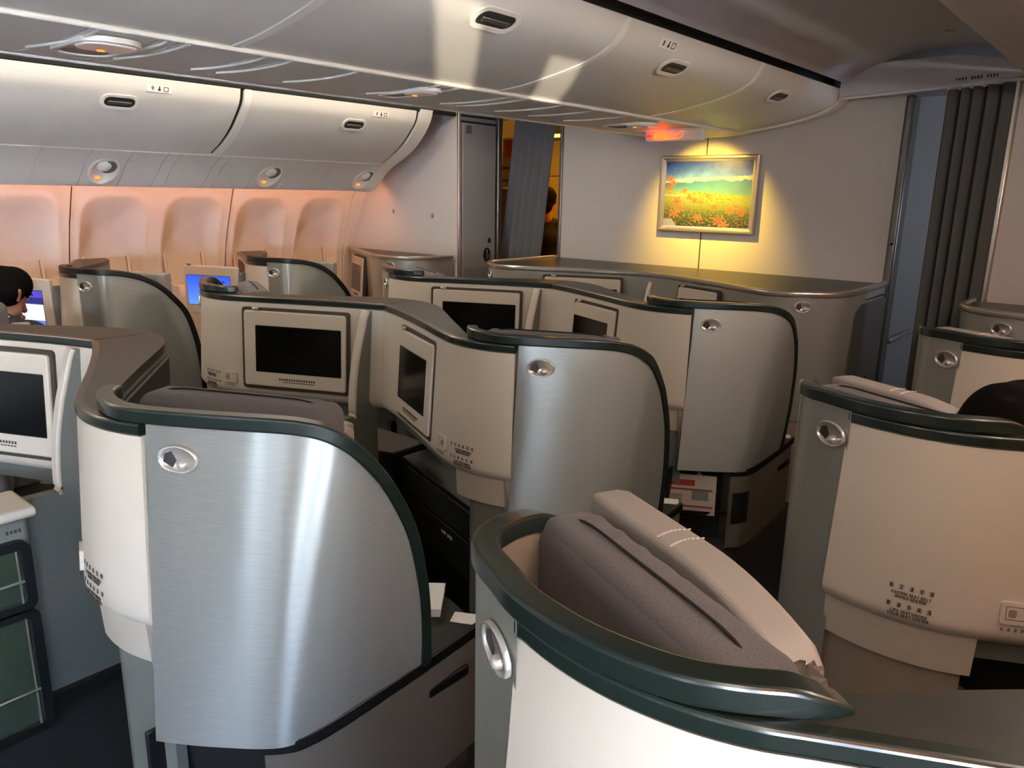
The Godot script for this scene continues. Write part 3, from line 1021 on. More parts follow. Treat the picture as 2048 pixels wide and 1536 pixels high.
	for j in 3:
		slab("door_catch", Vector3(-0.05 - 0.1 * j, [1.12, 1.7, 0.84][j], 0.03), Vector3(0.14, 0.018, 0.02), M.alu_dark, gc)
	slab("work_light", Vector3(0.1, 2.12, 0.32), Vector3(1.6, 0.03, 0.04), M.galley_strip, gc)
	var gs := thing("galley_equipment", "dark coffee machines and red notice behind the left curtain edge", "equipment", Vector3(-2.72, 0, -6.0))
	slab("rack", Vector3(0, 0.8, 0), Vector3(0.5, 1.6, 0.3), M.black_trim, gs, 0.01)
	slab("oven", Vector3(0, 1.85, 0), Vector3(0.5, 0.46, 0.3), M.taupe, gs, 0.01)
	slab("notice", Vector3(0.02, 1.98, 0.155), Vector3(0.1, 0.16, 0.006), M.red_print, gs, 0.002)
	slab("spout", Vector3(0.02, 1.68, 0.17), Vector3(0.12, 0.02, 0.05), M.black, gs)
	slab("spout", Vector3(0.02, 1.80, 0.17), Vector3(0.1, 0.02, 0.05), M.black, gs)

func picture():
	var x0 := -0.302; var x1 := 0.368; var y0 := 1.333; var y1 := 1.812
	var t := thing("picture", "framed landscape picture of orange lilies lit yellow on the bulkhead", "picture", Vector3((x0 + x1) / 2, (y0 + y1) / 2, -4.647))
	var w := x1 - x0; var h := y1 - y0
	var m := MB.new()
	var I := Transform3D.IDENTITY
	m.extrude(box_poly(-w / 2 + 0.02, -h / 2 + 0.02, w / 2 - 0.02, h / 2 - 0.02), I, 0.0, 0.02)
	put("backing", m, M.white, t)
	m = MB.new()
	var rows := []
	for q in [[0.0, 0.0], [0.0, 0.030], [0.006, 0.036], [0.016, 0.036], [0.024, 0.026], [0.036, 0.024], [0.036, 0.018]]:
		var row := PackedVector3Array()
		for c in [[-1, -1], [1, -1], [1, 1], [-1, 1]]:
			row.append(Vector3(c[0] * (w / 2 - q[0]), c[1] * (h / 2 - q[0]), q[1]))
		rows.append(row)
	m.grid(rows, -1, true)
	put("frame", m, M.alu, t)
	m = MB.new()
	var a := w / 2 - 0.036; var c2 := h / 2 - 0.036
	m.quad_uv(Vector3(-a, c2, 0.021), Vector3(a, c2, 0.021), Vector3(a, -c2, 0.021), Vector3(-a, -c2, 0.021))
	var pm := mat("painting", Color(0.66, 0.74, 1.0), 0.35)
	pm.albedo_texture = ImageTexture.create_from_image(paint())
	put("print", m, pm, t)

func paint() -> Image:
	var W := 384; var H := 264
	var im := Image.create(W, H, false, Image.FORMAT_RGB8)
	var n := FastNoiseLite.new()
	n.seed = 4
	n.frequency = 0.02
	n.fractal_octaves = 4
	for j in H:
		for i in W:
			var u := float(i) / W; var v := float(j) / H
			var k := n.get_noise_2d(i, j)
			var k2 := n.get_noise_2d(i * 3.0 + 500, j * 5.0)
			var c: Color
			var horizon := 0.30 - 0.09 * u - 0.02 * sin(u * 7.0)
			var ridge := 0.33 - 0.06 * u + 0.03 * k
			var field := 0.44 + 0.07 * u
			if v < ridge - 0.05:
				c = Color(0.16, 0.26, 0.62).lerp(Color(0.50, 0.68, 0.90), clampf(v / 0.27 + 0.25 * k, 0, 1)).lerp(Color(0.42, 0.42, 0.60), u * 0.35 * (1.0 - v * 3.0))
				c = c.lerp(Color(0.98, 0.93, 0.72), clampf((v - horizon + 0.05 * k) * 22.0, 0, 1))
			elif v < ridge:
				c = Color(0.98, 0.93, 0.72)
			elif v < field:
				c = Color(0.22, 0.48, 0.70).lerp(Color(0.50, 0.72, 0.58), clampf((v - ridge) / (field - ridge) + 0.3 * k, 0, 1)).lerp(Color(0.55, 0.68, 0.60), u * 0.5)
			else:
				var f := (v - field) / (1.0 - field)
				var green := Color(0.62, 0.75, 0.30).lerp(Color(0.20, 0.34, 0.20), clampf(f * 1.2 - 0.1, 0, 1))
				c = green.lerp(Color(0.95, 0.84, 0.30), clampf((1.0 - absf(f - 0.25) * 3.0) * (0.6 + k2), 0, 1) * 0.8)
				if k2 > 0.12 + 0.3 * absf(u - 0.45) * (1 - f):
					c = c.lerp(Color(0.95, 0.48, 0.22), clampf((k2 - 0.1) * 5.0, 0, 0.9))
				if f > 0.8 and u < 0.16 - (1 - f) * 0.3:
					c = Color(0.78, 0.76, 0.72)
				if v > 0.50 and v < 0.535 and u < 0.26:
					c = c.lerp(Color(0.92, 0.78, 0.70), 0.8)
			im.set_pixel(i, j, c)
	var r := RandomNumberGenerator.new()
	r.seed = 12
	var spots := [[0.06, 0.27, 22], [0.10, 0.33, 18], [0.05, 0.40, 20], [0.24, 0.44, 16], [0.15, 0.62, 26], [0.20, 0.72, 24], [0.13, 0.80, 28], [0.41, 0.86, 22], [0.66, 0.90, 30], [0.72, 0.96, 26], [0.36, 0.60, 20], [0.44, 0.62, 22], [0.52, 0.52, 14], [0.60, 0.70, 20], [0.78, 0.74, 24], [0.90, 0.76, 22], [0.84, 0.68, 16], [0.30, 0.55, 14]]
	for s in spots:
		var turn := r.randf() * TAU
		var red := r.randf()
		for j in range(-s[2], s[2] + 1):
			for i in range(-s[2], s[2] + 1):
				var rr: float = sqrt(i * i + j * j * 1.5) / s[2]
				var an := atan2(j, i) + turn
				if rr < 0.25 + 0.75 * pow(absf(cos(an * 3.0)), 1.6):
					var x := int(s[0] * W) + i; var y := int(s[1] * H) + j
					if x >= 0 and y >= 0 and x < W and y < H:
						im.set_pixel(x, y, Color(0.97, 0.40 + 0.12 * red, 0.22).lerp(Color(0.98, 0.68, 0.40), rr * 0.5))
	return im

func lavatory_sign():
	var t := thing("sign", "lit orange lavatory sign with arrow and aircraft outline under the bin", "sign", Vector3(0.127, 1.886, -4.0))
	var m := MB.new()
	m.rbox(Vector3(0.0, 0, 0), Vector3(0.352, 0.058, 0.045), 0.005)
	put("box", m, M.bin, t)
	var T := Transform3D(Basis.IDENTITY.scaled(Vector3(0.86, 0.86, 1)), Vector3(-0.008, 0, 0.0228))
	m = MB.new()
	m.extrude(v2([-0.19, 0, -0.165, 0.014, -0.165, 0.005, -0.145, 0.005, -0.145, -0.005, -0.165, -0.005, -0.165, -0.014]), T, 0, 0.002)
	put("arrow", m, M.sign_red, t)
	for i in 3:
		m = MB.new()
		var x := -0.118 + 0.035 * i
		m.dish(T * Transform3D(Basis.IDENTITY, Vector3(x, 0.018, 0)), 0.006, 0.006, [[1.0, 0.0], [1.0, 0.002], [0.0, 0.002]], 12)
		m.extrude(v2([x - 0.004, -0.026, x + 0.004, -0.026, x + (0.014 if i != 1 else 0.007), -0.004, x + 0.006, 0.010, x - 0.006, 0.010, x - (0.014 if i != 1 else 0.007), -0.004]), T, 0, 0.002)
		put("figure", m, M.sign_glow, t)
	m = MB.new()
	var p := v3([-0.03, -0.010, 0.026, -0.015, 0.004, 0.026, 0.045, 0.004, 0.026, 0.07, 0.026, 0.026, 0.086, 0.026, 0.026, 0.078, -0.004, 0.026, 0.06, -0.018, 0.026, 0.0, -0.022, 0.026, -0.03, -0.021, 0.026, -0.03, -0.010, 0.026])
	for k in p.size():
		p[k] = Vector3(p[k].x * 0.86 - 0.008, p[k].y * 0.86, 0.0235)
	m.tube(p, 0.0022, 6)
	put("aircraft_outline", m, M.sign_glow, t)
	for i in 3:
		m = MB.new()
		m.rbox(Vector3(-0.02 + 0.012 * i, -0.0095, 0.0235), Vector3(0.005, 0.006, 0.002), 0.001)
		put("cabin_mark", m, M.sign_glow, t)
	var l := OmniLight3D.new()
	l.name = "sign_light"
	l.light_color = Color(1.0, 0.25, 0.03)
	l.light_energy = 0.011
	l.light_size = 0.06
	l.omni_range = 4.0
	l.omni_attenuation = 2.0
	l.shadow_enabled = true
	l.position = Vector3(0.06, 1.886, -3.94)
	add_child(l)

# ------------------------------------------------------------------ the suites
# Plans (x, z) about the reading-lamp row. "centre" is the right-hand half of a centre pair, "window" the left-hand window suite; mx = -1 mirrors them.
func plan(kind: String) -> Dictionary:
	if kind == "centre":
		return {
			"band": v2([0.0, -0.245, 0.10, -0.210, 0.21, -0.165, 0.40, -0.078, 0.59, 0.015, 0.68, 0.053, 0.75, 0.066, 0.82, 0.064, 0.88, 0.050, 0.925, 0.033]),
			"rim": v3([0.70, 1.131, -0.012, 0.735, 1.131, 0.022, 0.80, 1.131, 0.042, 0.865, 1.131, 0.044, 0.933, 1.131, 0.022, 1.014, 1.131, -0.022, 1.078, 1.131, -0.060, 1.13, 1.130, -0.096, 1.172, 1.126, -0.134, 1.204, 1.115, -0.172, 1.224, 1.094, -0.206, 1.233, 1.064, -0.238, 1.228, 0.993, -0.300, 1.218, 0.927, -0.346, 1.206, 0.845, -0.392, 1.194, 0.760, -0.424, 1.178, 0.650, -0.455, 1.160, 0.530, -0.476, 1.150, 0.445, -0.484]),
			"foot": v2([0.72, 0.03, 0.75, 0.06, 0.81, 0.085, 0.87, 0.092, 0.93, 0.068, 1.0, 0.024, 1.06, -0.020, 1.108, -0.058, 1.141, -0.093, 1.156, -0.130, 1.160, -0.17, 1.161, -0.21, 1.158, -0.28, 1.156, -0.33, 1.154, -0.38, 1.152, -0.42, 1.151, -0.452, 1.15, -0.476, 1.149, -0.484]),
			"base": v2([0.885, 0.078, 1.0, 0.010, 1.06, -0.033, 1.105, -0.074, 1.135, -0.108, 1.15, -0.141, 1.156, -0.22, 1.15, -0.36, 1.14, -0.52, 1.125, -0.70]),
			"deck": v2([0.0, -0.425, 0.08, -0.415, 0.145, -0.393, 0.21, -0.358, 0.34, -0.262, 0.47, -0.165, 0.60, -0.072, 0.667, -0.022, 0.74, 0.022, 0.775, 0.03]),
			"seat": [Vector2(0.70, -0.060), Vector2(1.10, -0.245)],
			"tv_n": Vector3(-0.43, 0, 0.90), "tv_a": Vector2(0.02, -0.252), "tv_b": Vector2(0.66, 0.037), "tv": [0.215, 0.60, 0.24, 0.535], "tv_left": [0.135, 0.635, 0.17, 0.563],
			"lamp": Vector3(0.993, 1.054, -0.008), "step": 0.70, "leg": 0.745, "placard": 0.765, "button": 0.655, "inner": 0.0,
		}
	return {
		"band": v2([-2.78, -0.275, -2.55, -0.17, -2.35, -0.07, -2.205, 0.005, -2.154, 0.031, -2.10, 0.048, -2.03, 0.056, -1.96, 0.050, -1.894, 0.034]),
		"rim": v3([-2.205, 1.108, -0.040, -2.192, 1.120, -0.022, -2.172, 1.129, -0.004, -2.14, 1.131, 0.020, -2.095, 1.131, 0.042, -2.04, 1.131, 0.052, -1.975, 1.131, 0.052, -1.90, 1.131, 0.036, -1.845, 1.131, 0.010, -1.79, 1.129, -0.020, -1.761, 1.127, -0.054, -1.746, 1.123, -0.094, -1.732, 1.112, -0.150, -1.718, 1.090, -0.215, -1.706, 1.045, -0.290, -1.699, 0.985, -0.350, -1.695, 0.90, -0.415, -1.693, 0.80, -0.45, -1.692, 0.68, -0.475, -1.691, 0.55, -0.488, -1.690, 0.445, -0.494]),
		"foot": v2([-2.205, -0.036, -2.192, -0.018, -2.172, 0.0, -2.14, 0.024, -2.095, 0.045, -2.04, 0.056, -1.975, 0.056, -1.90, 0.040, -1.845, 0.014, -1.79, -0.017, -1.759, -0.048, -1.746, -0.09, -1.736, -0.15, -1.724, -0.215, -1.713, -0.29, -1.707, -0.35, -1.703, -0.415, -1.701, -0.45, -1.70, -0.475, -1.699, -0.488, -1.698, -0.494]),
		"base": v2([-2.0, 0.04, -1.90, 0.034, -1.845, 0.008, -1.797, -0.030, -1.770, -0.066, -1.757, -0.11, -1.735, -0.2, -1.715, -0.36, -1.71, -0.52, -1.705, -0.70]),
		"deck": v2([-2.78, -0.46, -2.62, -0.42, -2.50, -0.34, -2.325, -0.185, -2.24, -0.105, -2.185, -0.045, -2.13, 0.012, -2.06, 0.036]),
		"seat": [Vector2(-2.10, -0.025), Vector2(-1.722, -0.205)],
		"tv_n": Vector3(-0.43, 0, 0.90), "tv_a": Vector2(-2.72, -0.250), "tv_b": Vector2(-2.17, 0.012), "tv": [0.06, 0.50, 0.095, 0.43],
		"lamp": Vector3(-1.860, 1.054, 0.004), "step": -2.20, "leg": -2.20, "placard": -2.065, "button": -2.235, "inner": -2.78,
	}

func suite(kind: String, mx: float, z: float, label: String, group: String, opts := {}) -> Node3D:
	var P := plan(kind)
	var t := thing("seat_shell", label, "seat shell", Vector3(0, 0, z), group)
	var band: PackedVector2Array = curve2(P.band, 4)
	var n := band.size()
	# cream back panel that carries the monitor for the seat behind
	var m := MB.new(mx)
	var nb2 := normals2(band)
	var po := []; var pi := []
	for r in 15:
		var y: float = lerpf(1.09, 0.725, r / 6.0) if r <= 6 else lerpf(0.725, 0.685, (r - 6) / 8.0)
		var ins := 0.0 if y > 0.725 else 0.026 * pow((0.725 - y) / 0.04, 2.2)
		ins -= 0.028 * (1.09 - y) / 0.4
		var a := PackedVector3Array(); var b := PackedVector3Array()
		for i in n:
			var q := band[i] - nb2[i] * ins
			a.append(Vector3(q.x, y, q.y))
			q = band[i] - nb2[i] * 0.028
			b.append(Vector3(q.x, y, q.y))
		po.append(a); pi.append(b)
	m.grid(po, 1)
	pi.reverse()
	m.grid(pi, 2)
	m.grid([pi[14], po[0]], 3)
	m.grid([po[14], pi[0]], 4)
	for e in [0, n - 1]:
		for r in 14:
			m.quad(po[r][e], po[r + 1][e], pi[13 - r][e], pi[14 - r][e], 5)
	put("back_panel", m, M.cream, t)
	# green band along its top
	m = MB.new(mx)
	var bn := nb2
	var bp := PackedVector3Array(); var bs := PackedVector3Array()
	for i in n:
		bp.append(Vector3(band[i].x - bn[i].x * 0.012, 1.104, band[i].y - bn[i].y * 0.012)); bs.append(Vector3(bn[i].x, 0, bn[i].y))
	m.rail(bp, 0.032, 0.024, bs, 0.005, false)
	put("top_band", m, M.trim, t, "dark green edge band")
	# deck on top
	m = MB.new(mx)
	var cut_x: float = 0.775 if kind == "centre" else -2.06
	var dk := PackedVector2Array()
	for q in off2(band, -0.014):
		if (q.x < cut_x):
			dk.append(q)
	var inner_edge := resample(P.deck, dk.size())
	var da := PackedVector3Array(); var db := PackedVector3Array(); var dc := PackedVector3Array(); var de := PackedVector3Array()
	for k in dk.size():
		da.append(Vector3(dk[k].x, 1.116, dk[k].y)); db.append(Vector3(inner_edge[k].x, 1.116, inner_edge[k].y))
		dc.append(Vector3(inner_edge[k].x, 1.092, inner_edge[k].y)); de.append(Vector3(dk[k].x, 1.092, dk[k].y))
	m.grid([da, db], 1); m.grid([db, dc], 2); m.grid([dc, de], 3)
	put("deck", m, M.deck, t)
	# body of the console under the deck, with its dark nook towards the seat
	m = MB.new(mx)
	var ba := PackedVector3Array(); var bb := PackedVector3Array(); var bc := PackedVector3Array(); var bd := PackedVector3Array()
	for k in dk.size():
		var q := inner_edge[k]
		if q.x > (0.64 if kind == "centre" else -2.19):
			continue
		ba.append(Vector3(q.x, 1.092, q.y)); bb.append(Vector3(q.x, 0.62, q.y))
		bc.append(Vector3(dk[k].x, 0.62, dk[k].y - 0.03)); bd.append(Vector3(dk[k].x, 1.092, dk[k].y - 0.03))
	m.grid([bd, ba], 0); m.grid([ba, bb], 1); m.grid([bb, bc], 2); m.grid([bc, bd], 3)
	var be := ba.size() - 1
	for e in [0, be]:
		m.quad(ba[e], bb[e], bc[e], bd[e])
	put("console_body", m, M.grey_panel, t)
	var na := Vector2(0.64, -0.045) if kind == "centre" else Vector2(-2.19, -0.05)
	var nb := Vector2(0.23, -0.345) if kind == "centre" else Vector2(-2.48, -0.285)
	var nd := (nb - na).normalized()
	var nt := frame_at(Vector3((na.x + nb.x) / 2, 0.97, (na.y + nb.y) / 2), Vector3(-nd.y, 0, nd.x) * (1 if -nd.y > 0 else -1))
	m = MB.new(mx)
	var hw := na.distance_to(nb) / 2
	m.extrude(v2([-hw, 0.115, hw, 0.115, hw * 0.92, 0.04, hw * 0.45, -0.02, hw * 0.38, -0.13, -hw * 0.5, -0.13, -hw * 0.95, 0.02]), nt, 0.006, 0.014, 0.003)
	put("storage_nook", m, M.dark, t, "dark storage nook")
	m = MB.new(mx)
	m.dish(nt * Transform3D(Basis.IDENTITY, Vector3(-0.02, -0.02, 0.014)), 0.03, 0.045, [[1.0, 0.0], [0.9, 0.014], [0.6, 0.02], [0.0, 0.02]], 18)
	put("headset_hook", m, M.black_trim, t)
	# silver shell round the head of the seat
	var rim: PackedVector3Array = curve3(P.rim, 4)
	var foot: PackedVector2Array = curve2(P.foot, 4)
	var rn := rim.size()
	var top2 := PackedVector2Array(); var yt := PackedFloat32Array()
	for q in rim:
		top2.append(Vector2(q.x, q.z)); yt.append(q.y - 0.012)
	var rnorm := normals2(top2)
	# keep the outside normal steady where the plan line bunches up at the front edge
	for i in rn:
		if rim[i].y < 0.98:
			rnorm[i] = Vector2(1, 0.12).normalized()
	var cover: float = 0.93 if kind == "centre" else -1.90   # the cream panel lies over the shell up to here
	for i in rn:
		top2[i] += rnorm[i] * 0.004
	m = MB.new(mx)
	var o2 := []; var i2 := []
	for r in 9:
		var f := r / 8.0
		var a := PackedVector3Array(); var b := PackedVector3Array()
		for i in rn:
			var full := clampf((lerpf(0.44, yt[i], f) - 0.44) / 0.68, 0, 1)
			var own := clampf((yt[i] - 0.44) / 0.68, 0.001, 1)
			var q := foot[i].lerp(top2[i], clampf(full / own, 0, 1))
			a.append(Vector3(q.x, lerpf(0.44, yt[i], f), q.y))
			q -= rnorm[i] * 0.024
			b.append(Vector3(q.x, lerpf(0.44 if rim[i].x > cover - 0.012 else 0.70, yt[i], f), q.y))
		var vis := PackedVector3Array()
		for i in rn:
			if rim[i].x > cover - 0.012:
				vis.append(a[i])
		o2.append(vis); i2.append(b)
	m.grid_uv(o2, 1)
	put("aisle_shell", m, M.silver, t, "brushed silver shell")
	m = MB.new(mx)
	i2.reverse()
	m.grid(i2, 2)
	put("shell_lining", m, M.taupe, t)
	m = MB.new(mx)
	var sides := PackedVector3Array()
	var rp := PackedVector3Array()
	for i in rn:
		sides.append(Vector3(rnorm[i].x, 0, rnorm[i].y))
		rp.append(rim[i] + Vector3(-rnorm[i].x, 0, -rnorm[i].y) * 0.007)
	m.rail(rp, 0.034, 0.029, sides, 0.005)
	put("shell_rim", m, M.trim if not opts.has("black_rim") else M.black_trim, t, "dark green rolled rim")
	# reading lamp let into the shell
	var ln := Vector3(0.5, 0, 0.87)
	var lp: Vector3 = P.lamp
	var best := 1e9
	var want: float = lp.x
	for i in rn:
		var q := foot[i].lerp(top2[i], 0.9)
		if absf(q.x - want) < best:
			best = absf(q.x - want)
			lp = Vector3(q.x, 1.054, q.y)
			ln = Vector3(rnorm[i].x, -0.05, rnorm[i].y)
	lamp(t, frame_at(lp + ln.normalized() * 0.001, ln), mx)
	# base below: stepped cream boards, the plinth, the black stripe
	var low := PackedVector2Array()
	for q in band:
		if q.x >= P.step:
			low.append(q)
	var ln2 := low.size()
	m = MB.new(mx)
	wall(m, off2(low, 0.002), off2(low, 0.008), fill(ln2, 0.60), fill(ln2, 0.70), 0.03, 2)
	put("step_board", m, M.cream_low, t)
	m = MB.new(mx)
	var leg := PackedVector2Array()
	if kind == "centre":
		leg.append(Vector2(0.745, -0.30)); leg.append(Vector2(0.74, -0.02)); leg.append(Vector2(0.745, 0.03))
	for q in off2(low, -0.008):
		if q.x > P.leg + 0.02:
			leg.append(q)
	wall(m, leg, leg, fill(leg.size(), 0.02), fill(leg.size(), 0.60), 0.03, 2)
	put("lower_board", m, M.grey_panel if kind == "centre" else M.taupe, t)
	var bs2: PackedVector2Array = curve2(P.base, 3)
	m = MB.new(mx)
	var bpoly := PackedVector2Array()
	var start := 9
	for i in range(start, bs2.size()):
		bpoly.append(bs2[i])
	var endp := bs2[bs2.size() - 1]
	var inner_x: float = endp.x - 0.30
	bpoly.append(endp + Vector2(-0.15, -0.045)); bpoly.append(Vector2(inner_x, endp.y - 0.05)); bpoly.append(Vector2(inner_x, bs2[start].y - 0.16)); bpoly.append(bs2[start] + Vector2(-0.06, -0.05))
	var down := Transform3D(Basis(Vector3(1, 0, 0), Vector3(0, 0, 1), Vector3(0, -1, 0)), Vector3.ZERO)
	m.extrude(bpoly, down, -0.09, -0.425, 0.0)
	put("seat_base", m, M.base_brown, t)
	m = MB.new(mx)
	m.extrude(bpoly, down, -0.425, -0.442, 0.004)
	put("armrest_top", m, M.dark, t, "dark green armrest top")
	m = MB.new(mx)
	var sp := PackedVector3Array(); var ss := PackedVector3Array()
	var bnn := normals2(bs2)
	for i in range(start, bs2.size()):
		sp.append(Vector3(bs2[i].x + bnn[i].x * 0.002, 0.435, bs2[i].y + bnn[i].y * 0.002)); ss.append(Vector3(bnn[i].x, 0, bnn[i].y))
	m.rail(sp, 0.016, 0.034, ss, 0.006, false)
	put("base_stripe", m, M.black_trim, t, "black stripe above the base")
	m = MB.new(mx)
	var kick := PackedVector2Array()
	for i in range(start, bs2.size()):
		kick.append(bs2[i] - bnn[i] * 0.035)
	kick.append(Vector2(inner_x, endp.y)); kick.append(Vector2(inner_x, bs2[start].y - 0.16))
	m.extrude(kick, down, 0.0, -0.09, 0.0)
	put("kick_plinth", m, M.recess, t)
	# open pocket in the end of the base
	m = MB.new(mx)
	var pk := PackedVector2Array()
	for i in range(0, start + 1):
		pk.append(bs2[i])
	wall(m, off2(pk, -0.07), off2(pk, -0.07), fill(pk.size(), 0.10), fill(pk.size(), 0.44), 0.02, 1)
	put("pocket_back", m, M.black, t)
	m = MB.new(mx)
	wall(m, pk, pk, fill(pk.size(), 0.0), fill(pk.size(), 0.105), 0.09, 1)
	put("pocket_sill", m, M.recess, t)
	m = MB.new(mx)
	wall(m, pk, pk, fill(pk.size(), 0.24), fill(pk.size(), 0.255), 0.01, 1)
	put("pocket_bar", m, M.black_trim, t)
	m = MB.new(mx)
	m.rbox(Vector3(pk[0].x + 0.004, 0.27, pk[0].y - 0.036), Vector3(0.01, 0.34, 0.06), 0.003)
	put("pocket_post", m, M.black_trim, t)
	m = MB.new(mx)   # second, smaller opening round the corner
	var w2 := PackedVector2Array()
	for i in range(start + 1, start + 8):
		w2.append(bs2[i])
	wall(m, off2(w2, 0.003), off2(w2, 0.003), fill(w2.size(), 0.20), fill(w2.size(), 0.34), 0.003, 1)
	put("side_pocket", m, M.black, t)
	# armrest label and drawer pull on the aisle side
	var ex := endp.x - 0.045; var ez := endp.y + 0.005
	m = MB.new(mx)
	m.rbox(Vector3(ex, 0.444, ez), Vector3(0.07, 0.004, 0.05), 0.002, Basis(Vector3.UP, 0.5))
	put("armrest_label", m, M.white, t, "white label plate")
	m = MB.new(mx)
	m.rbox(Vector3(endp.x + 0.010, 0.34, endp.y + 0.16), Vector3(0.012, 0.03, 0.22), 0.005)
	put("drawer_pull", m, M.black_trim, t)
	# monitor
	monitor(t, P, mx, opts.get("lit", ""))
	# printed notices and call button on the cream panel
	notice(t, band, P.placard, 0.752, mx)
	button(t, band, P.button, 0.765, mx)
	if kind == "centre":
		m = MB.new(mx)   # dark foot cupboard under the monitor
		m.extrude(v2([0.03, -0.30, 0.74, -0.06, 0.74, -0.50, 0.03, -0.50]), down, -0.05, -0.47, 0.006)
		put("foot_cupboard", m, M.black_trim, t)
		var fn := Vector3(-0.24, 0, 0.71).normalized()
		var ft := frame_at(Vector3(0.40, 0.30, -0.172), fn)
		m = MB.new(mx)
		m.extrude(MB.rrect(0.62, 0.11, 0.006, 2), ft * Transform3D(Basis.IDENTITY, Vector3(0, 0.10, 0)), 0.0, 0.008, 0.003)
		put("cupboard_flap", m, M.dark, t)
		m = MB.new(mx)
		m.extrude(MB.rrect(0.62, 0.15, 0.006, 2), ft * Transform3D(Basis.IDENTITY, Vector3(0, -0.04, 0)), 0.0, 0.008, 0.003)
		put("cupboard_flap", m, M.dark, t)
		if mx > 0:
			marks(t, ft * Transform3D(Basis.IDENTITY, Vector3(0.06, 0.0, 0.008)), 0.085, 0.014, 9, M.white)
	return t

func lamp(t: Node, f: Transform3D, mx: float):
	var m := MB.new(mx)
	m.dish(f, 0.042, 0.028, [[1.0, 0.0], [1.0, 0.004], [0.95, 0.007], [0.86, 0.005], [0.84, 0.002]], 32)
	t = put("reading_lamp", m, M.lamp_chrome, t, "oval reading lamp")
	m = MB.new(mx)
	m.dish(f, 0.042, 0.028, [[0.845, 0.0025], [0.7, -0.006], [0.4, -0.011], [0.0, -0.012]], 32)
	m.dish(f, 0.042, 0.028, [[0.845, 0.0025], [0.0, 0.0012]], 32)
	put("lamp_dish", m, M.lamp_dish, t)
	m = MB.new(mx)
	m.dish(f * Transform3D(Basis.IDENTITY, Vector3(0.010 * mx, -0.010, 0.002)), 0.010, 0.009, [[1.0, 0.0], [0.9, 0.007], [0.5, 0.010], [0.0, 0.011]], 16)
	put("lamp_head", m, M.lamp_chrome, t)
	m = MB.new(mx)
	m.extrude(v2([-0.032 * mx, -0.006, -0.012 * mx, -0.017, -0.003 * mx, -0.002, -0.012 * mx, 0.016, -0.027 * mx, 0.010]), f, 0.0018, 0.0028, 0.0004)
	put("lamp_shutter", m, M.latch, t)

func on_band(band: PackedVector2Array, x: float, y: float) -> Transform3D:
	var nn := normals2(band)
	var best := 0
	for i in band.size():
		if absf(band[i].x - x) < absf(band[best].x - x):
			best = i
	var q := band[best] + nn[best] * 0.028 * (1.09 - y) / 0.4
	return frame_at(Vector3(q.x, y, q.y) + Vector3(nn[best].x, 0, nn[best].y) * 0.001, Vector3(nn[best].x, 0.07, nn[best].y))

# the safety notice: two blocks of characters with a line of small capitals under each
func notice(t: Node, band: PackedVector2Array, x: float, y: float, mx: float):
	var r := RandomNumberGenerator.new()
	r.seed = 31
	var m := MB.new(mx)
	for row in 2:
		var cnt: int = [8, 9][row]
		for i in cnt:
			var u := lerpf(-0.042, 0.042, float(i) / (cnt - 1))
			glyph(m, on_band(band, x + u * 1.0, y + [0.026, -0.014][row]), u, 0.0095, r)
	put("notice_characters", m, M.print, t)
	for row in 4:
		var tx: String = ["FASTEN SEAT BELT", "WHILE SEATED", "LIFE VEST UNDER", "YOUR SEAT CENTER"][row]
		var f := on_band(band, x, y + [0.012, 0.004, -0.027, -0.035][row])
		if mx < 0:
			f = Transform3D(Basis(Vector3(f.basis.x.x, -f.basis.x.y, -f.basis.x.z), Vector3(-f.basis.y.x, f.basis.y.y, f.basis.y.z), Vector3(-f.basis.z.x, f.basis.z.y, f.basis.z.z)), Vector3(-f.origin.x, f.origin.y, f.origin.z))
		words(tx, 0.0085, M.print, t, Transform3D(f.basis, f.origin + f.basis.z * 0.001), "notice_lettering", true)

func marks(parent: Node, t: Transform3D, w: float, h: float, n: int, material: Material):   # lettering too small to read: rows of strokes
	var m := MB.new()
	var r := RandomNumberGenerator.new()
	r.seed = 77
	for i in n:
		var x := lerpf(-w / 2, w / 2, float(i) / (n - 1))
		if i % 5 == 4:
			continue
		m.rbox(t * Vector3(x, 0, 0.0005), Vector3(w / n * r.randf_range(0.45, 0.8), h * r.randf_range(0.6, 1.0), 0.001), 0.0003, t.basis)
	put("lettering", m, material, parent)

func glyph(m: MB, f: Transform3D, u: float, s: float, r: RandomNumberGenerator):
	for k in 3:
		m.rbox(f * Vector3(0, s * (0.4 - 0.4 * k), 0.001), Vector3(s * r.randf_range(0.5, 0.95), s * 0.14, 0.0012), 0.0003, f.basis)
	m.rbox(f * Vector3(s * r.randf_range(-0.25, 0.25), 0, 0.001), Vector3(s * 0.14, s * 0.95, 0.0012), 0.0003, f.basis)

func button(t: Node, band: PackedVector2Array, x: float, y: float, mx: float):
	var f := on_band(band, x, y)
	var m := MB.new(mx)
	m.ring(MB.rrect(0.062, 0.046, 0.006, 3), MB.rrect(0.044, 0.030, 0.003, 3), f, -0.004, 0.006)
	t = put("switch_plate", m, M.cream, t)
	m = MB.new(mx)
	m.extrude(MB.rrect(0.040, 0.026, 0.003, 3), f, -0.004, 0.005, 0.001)
	put("light_switch", m, M.cream, t)
	m = MB.new(mx)
	m.extrude(MB.rrect(0.014, 0.016, 0.003, 3), f * Transform3D(Basis.IDENTITY, Vector3(0.009, 0, 0)), 0.005, 0.0062)
	put("switch_dot", m, M.taupe, t)
	m = MB.new(mx)
	var r := RandomNumberGenerator.new()
	r.seed = 5
	for i in 5:
		glyph(m, f * Transform3D(Basis.IDENTITY, Vector3(lerpf(-0.024, 0.024, i / 4.0), -0.034, 0.004)), 0, 0.007, r)
	put("switch_characters", m, M.print, t)

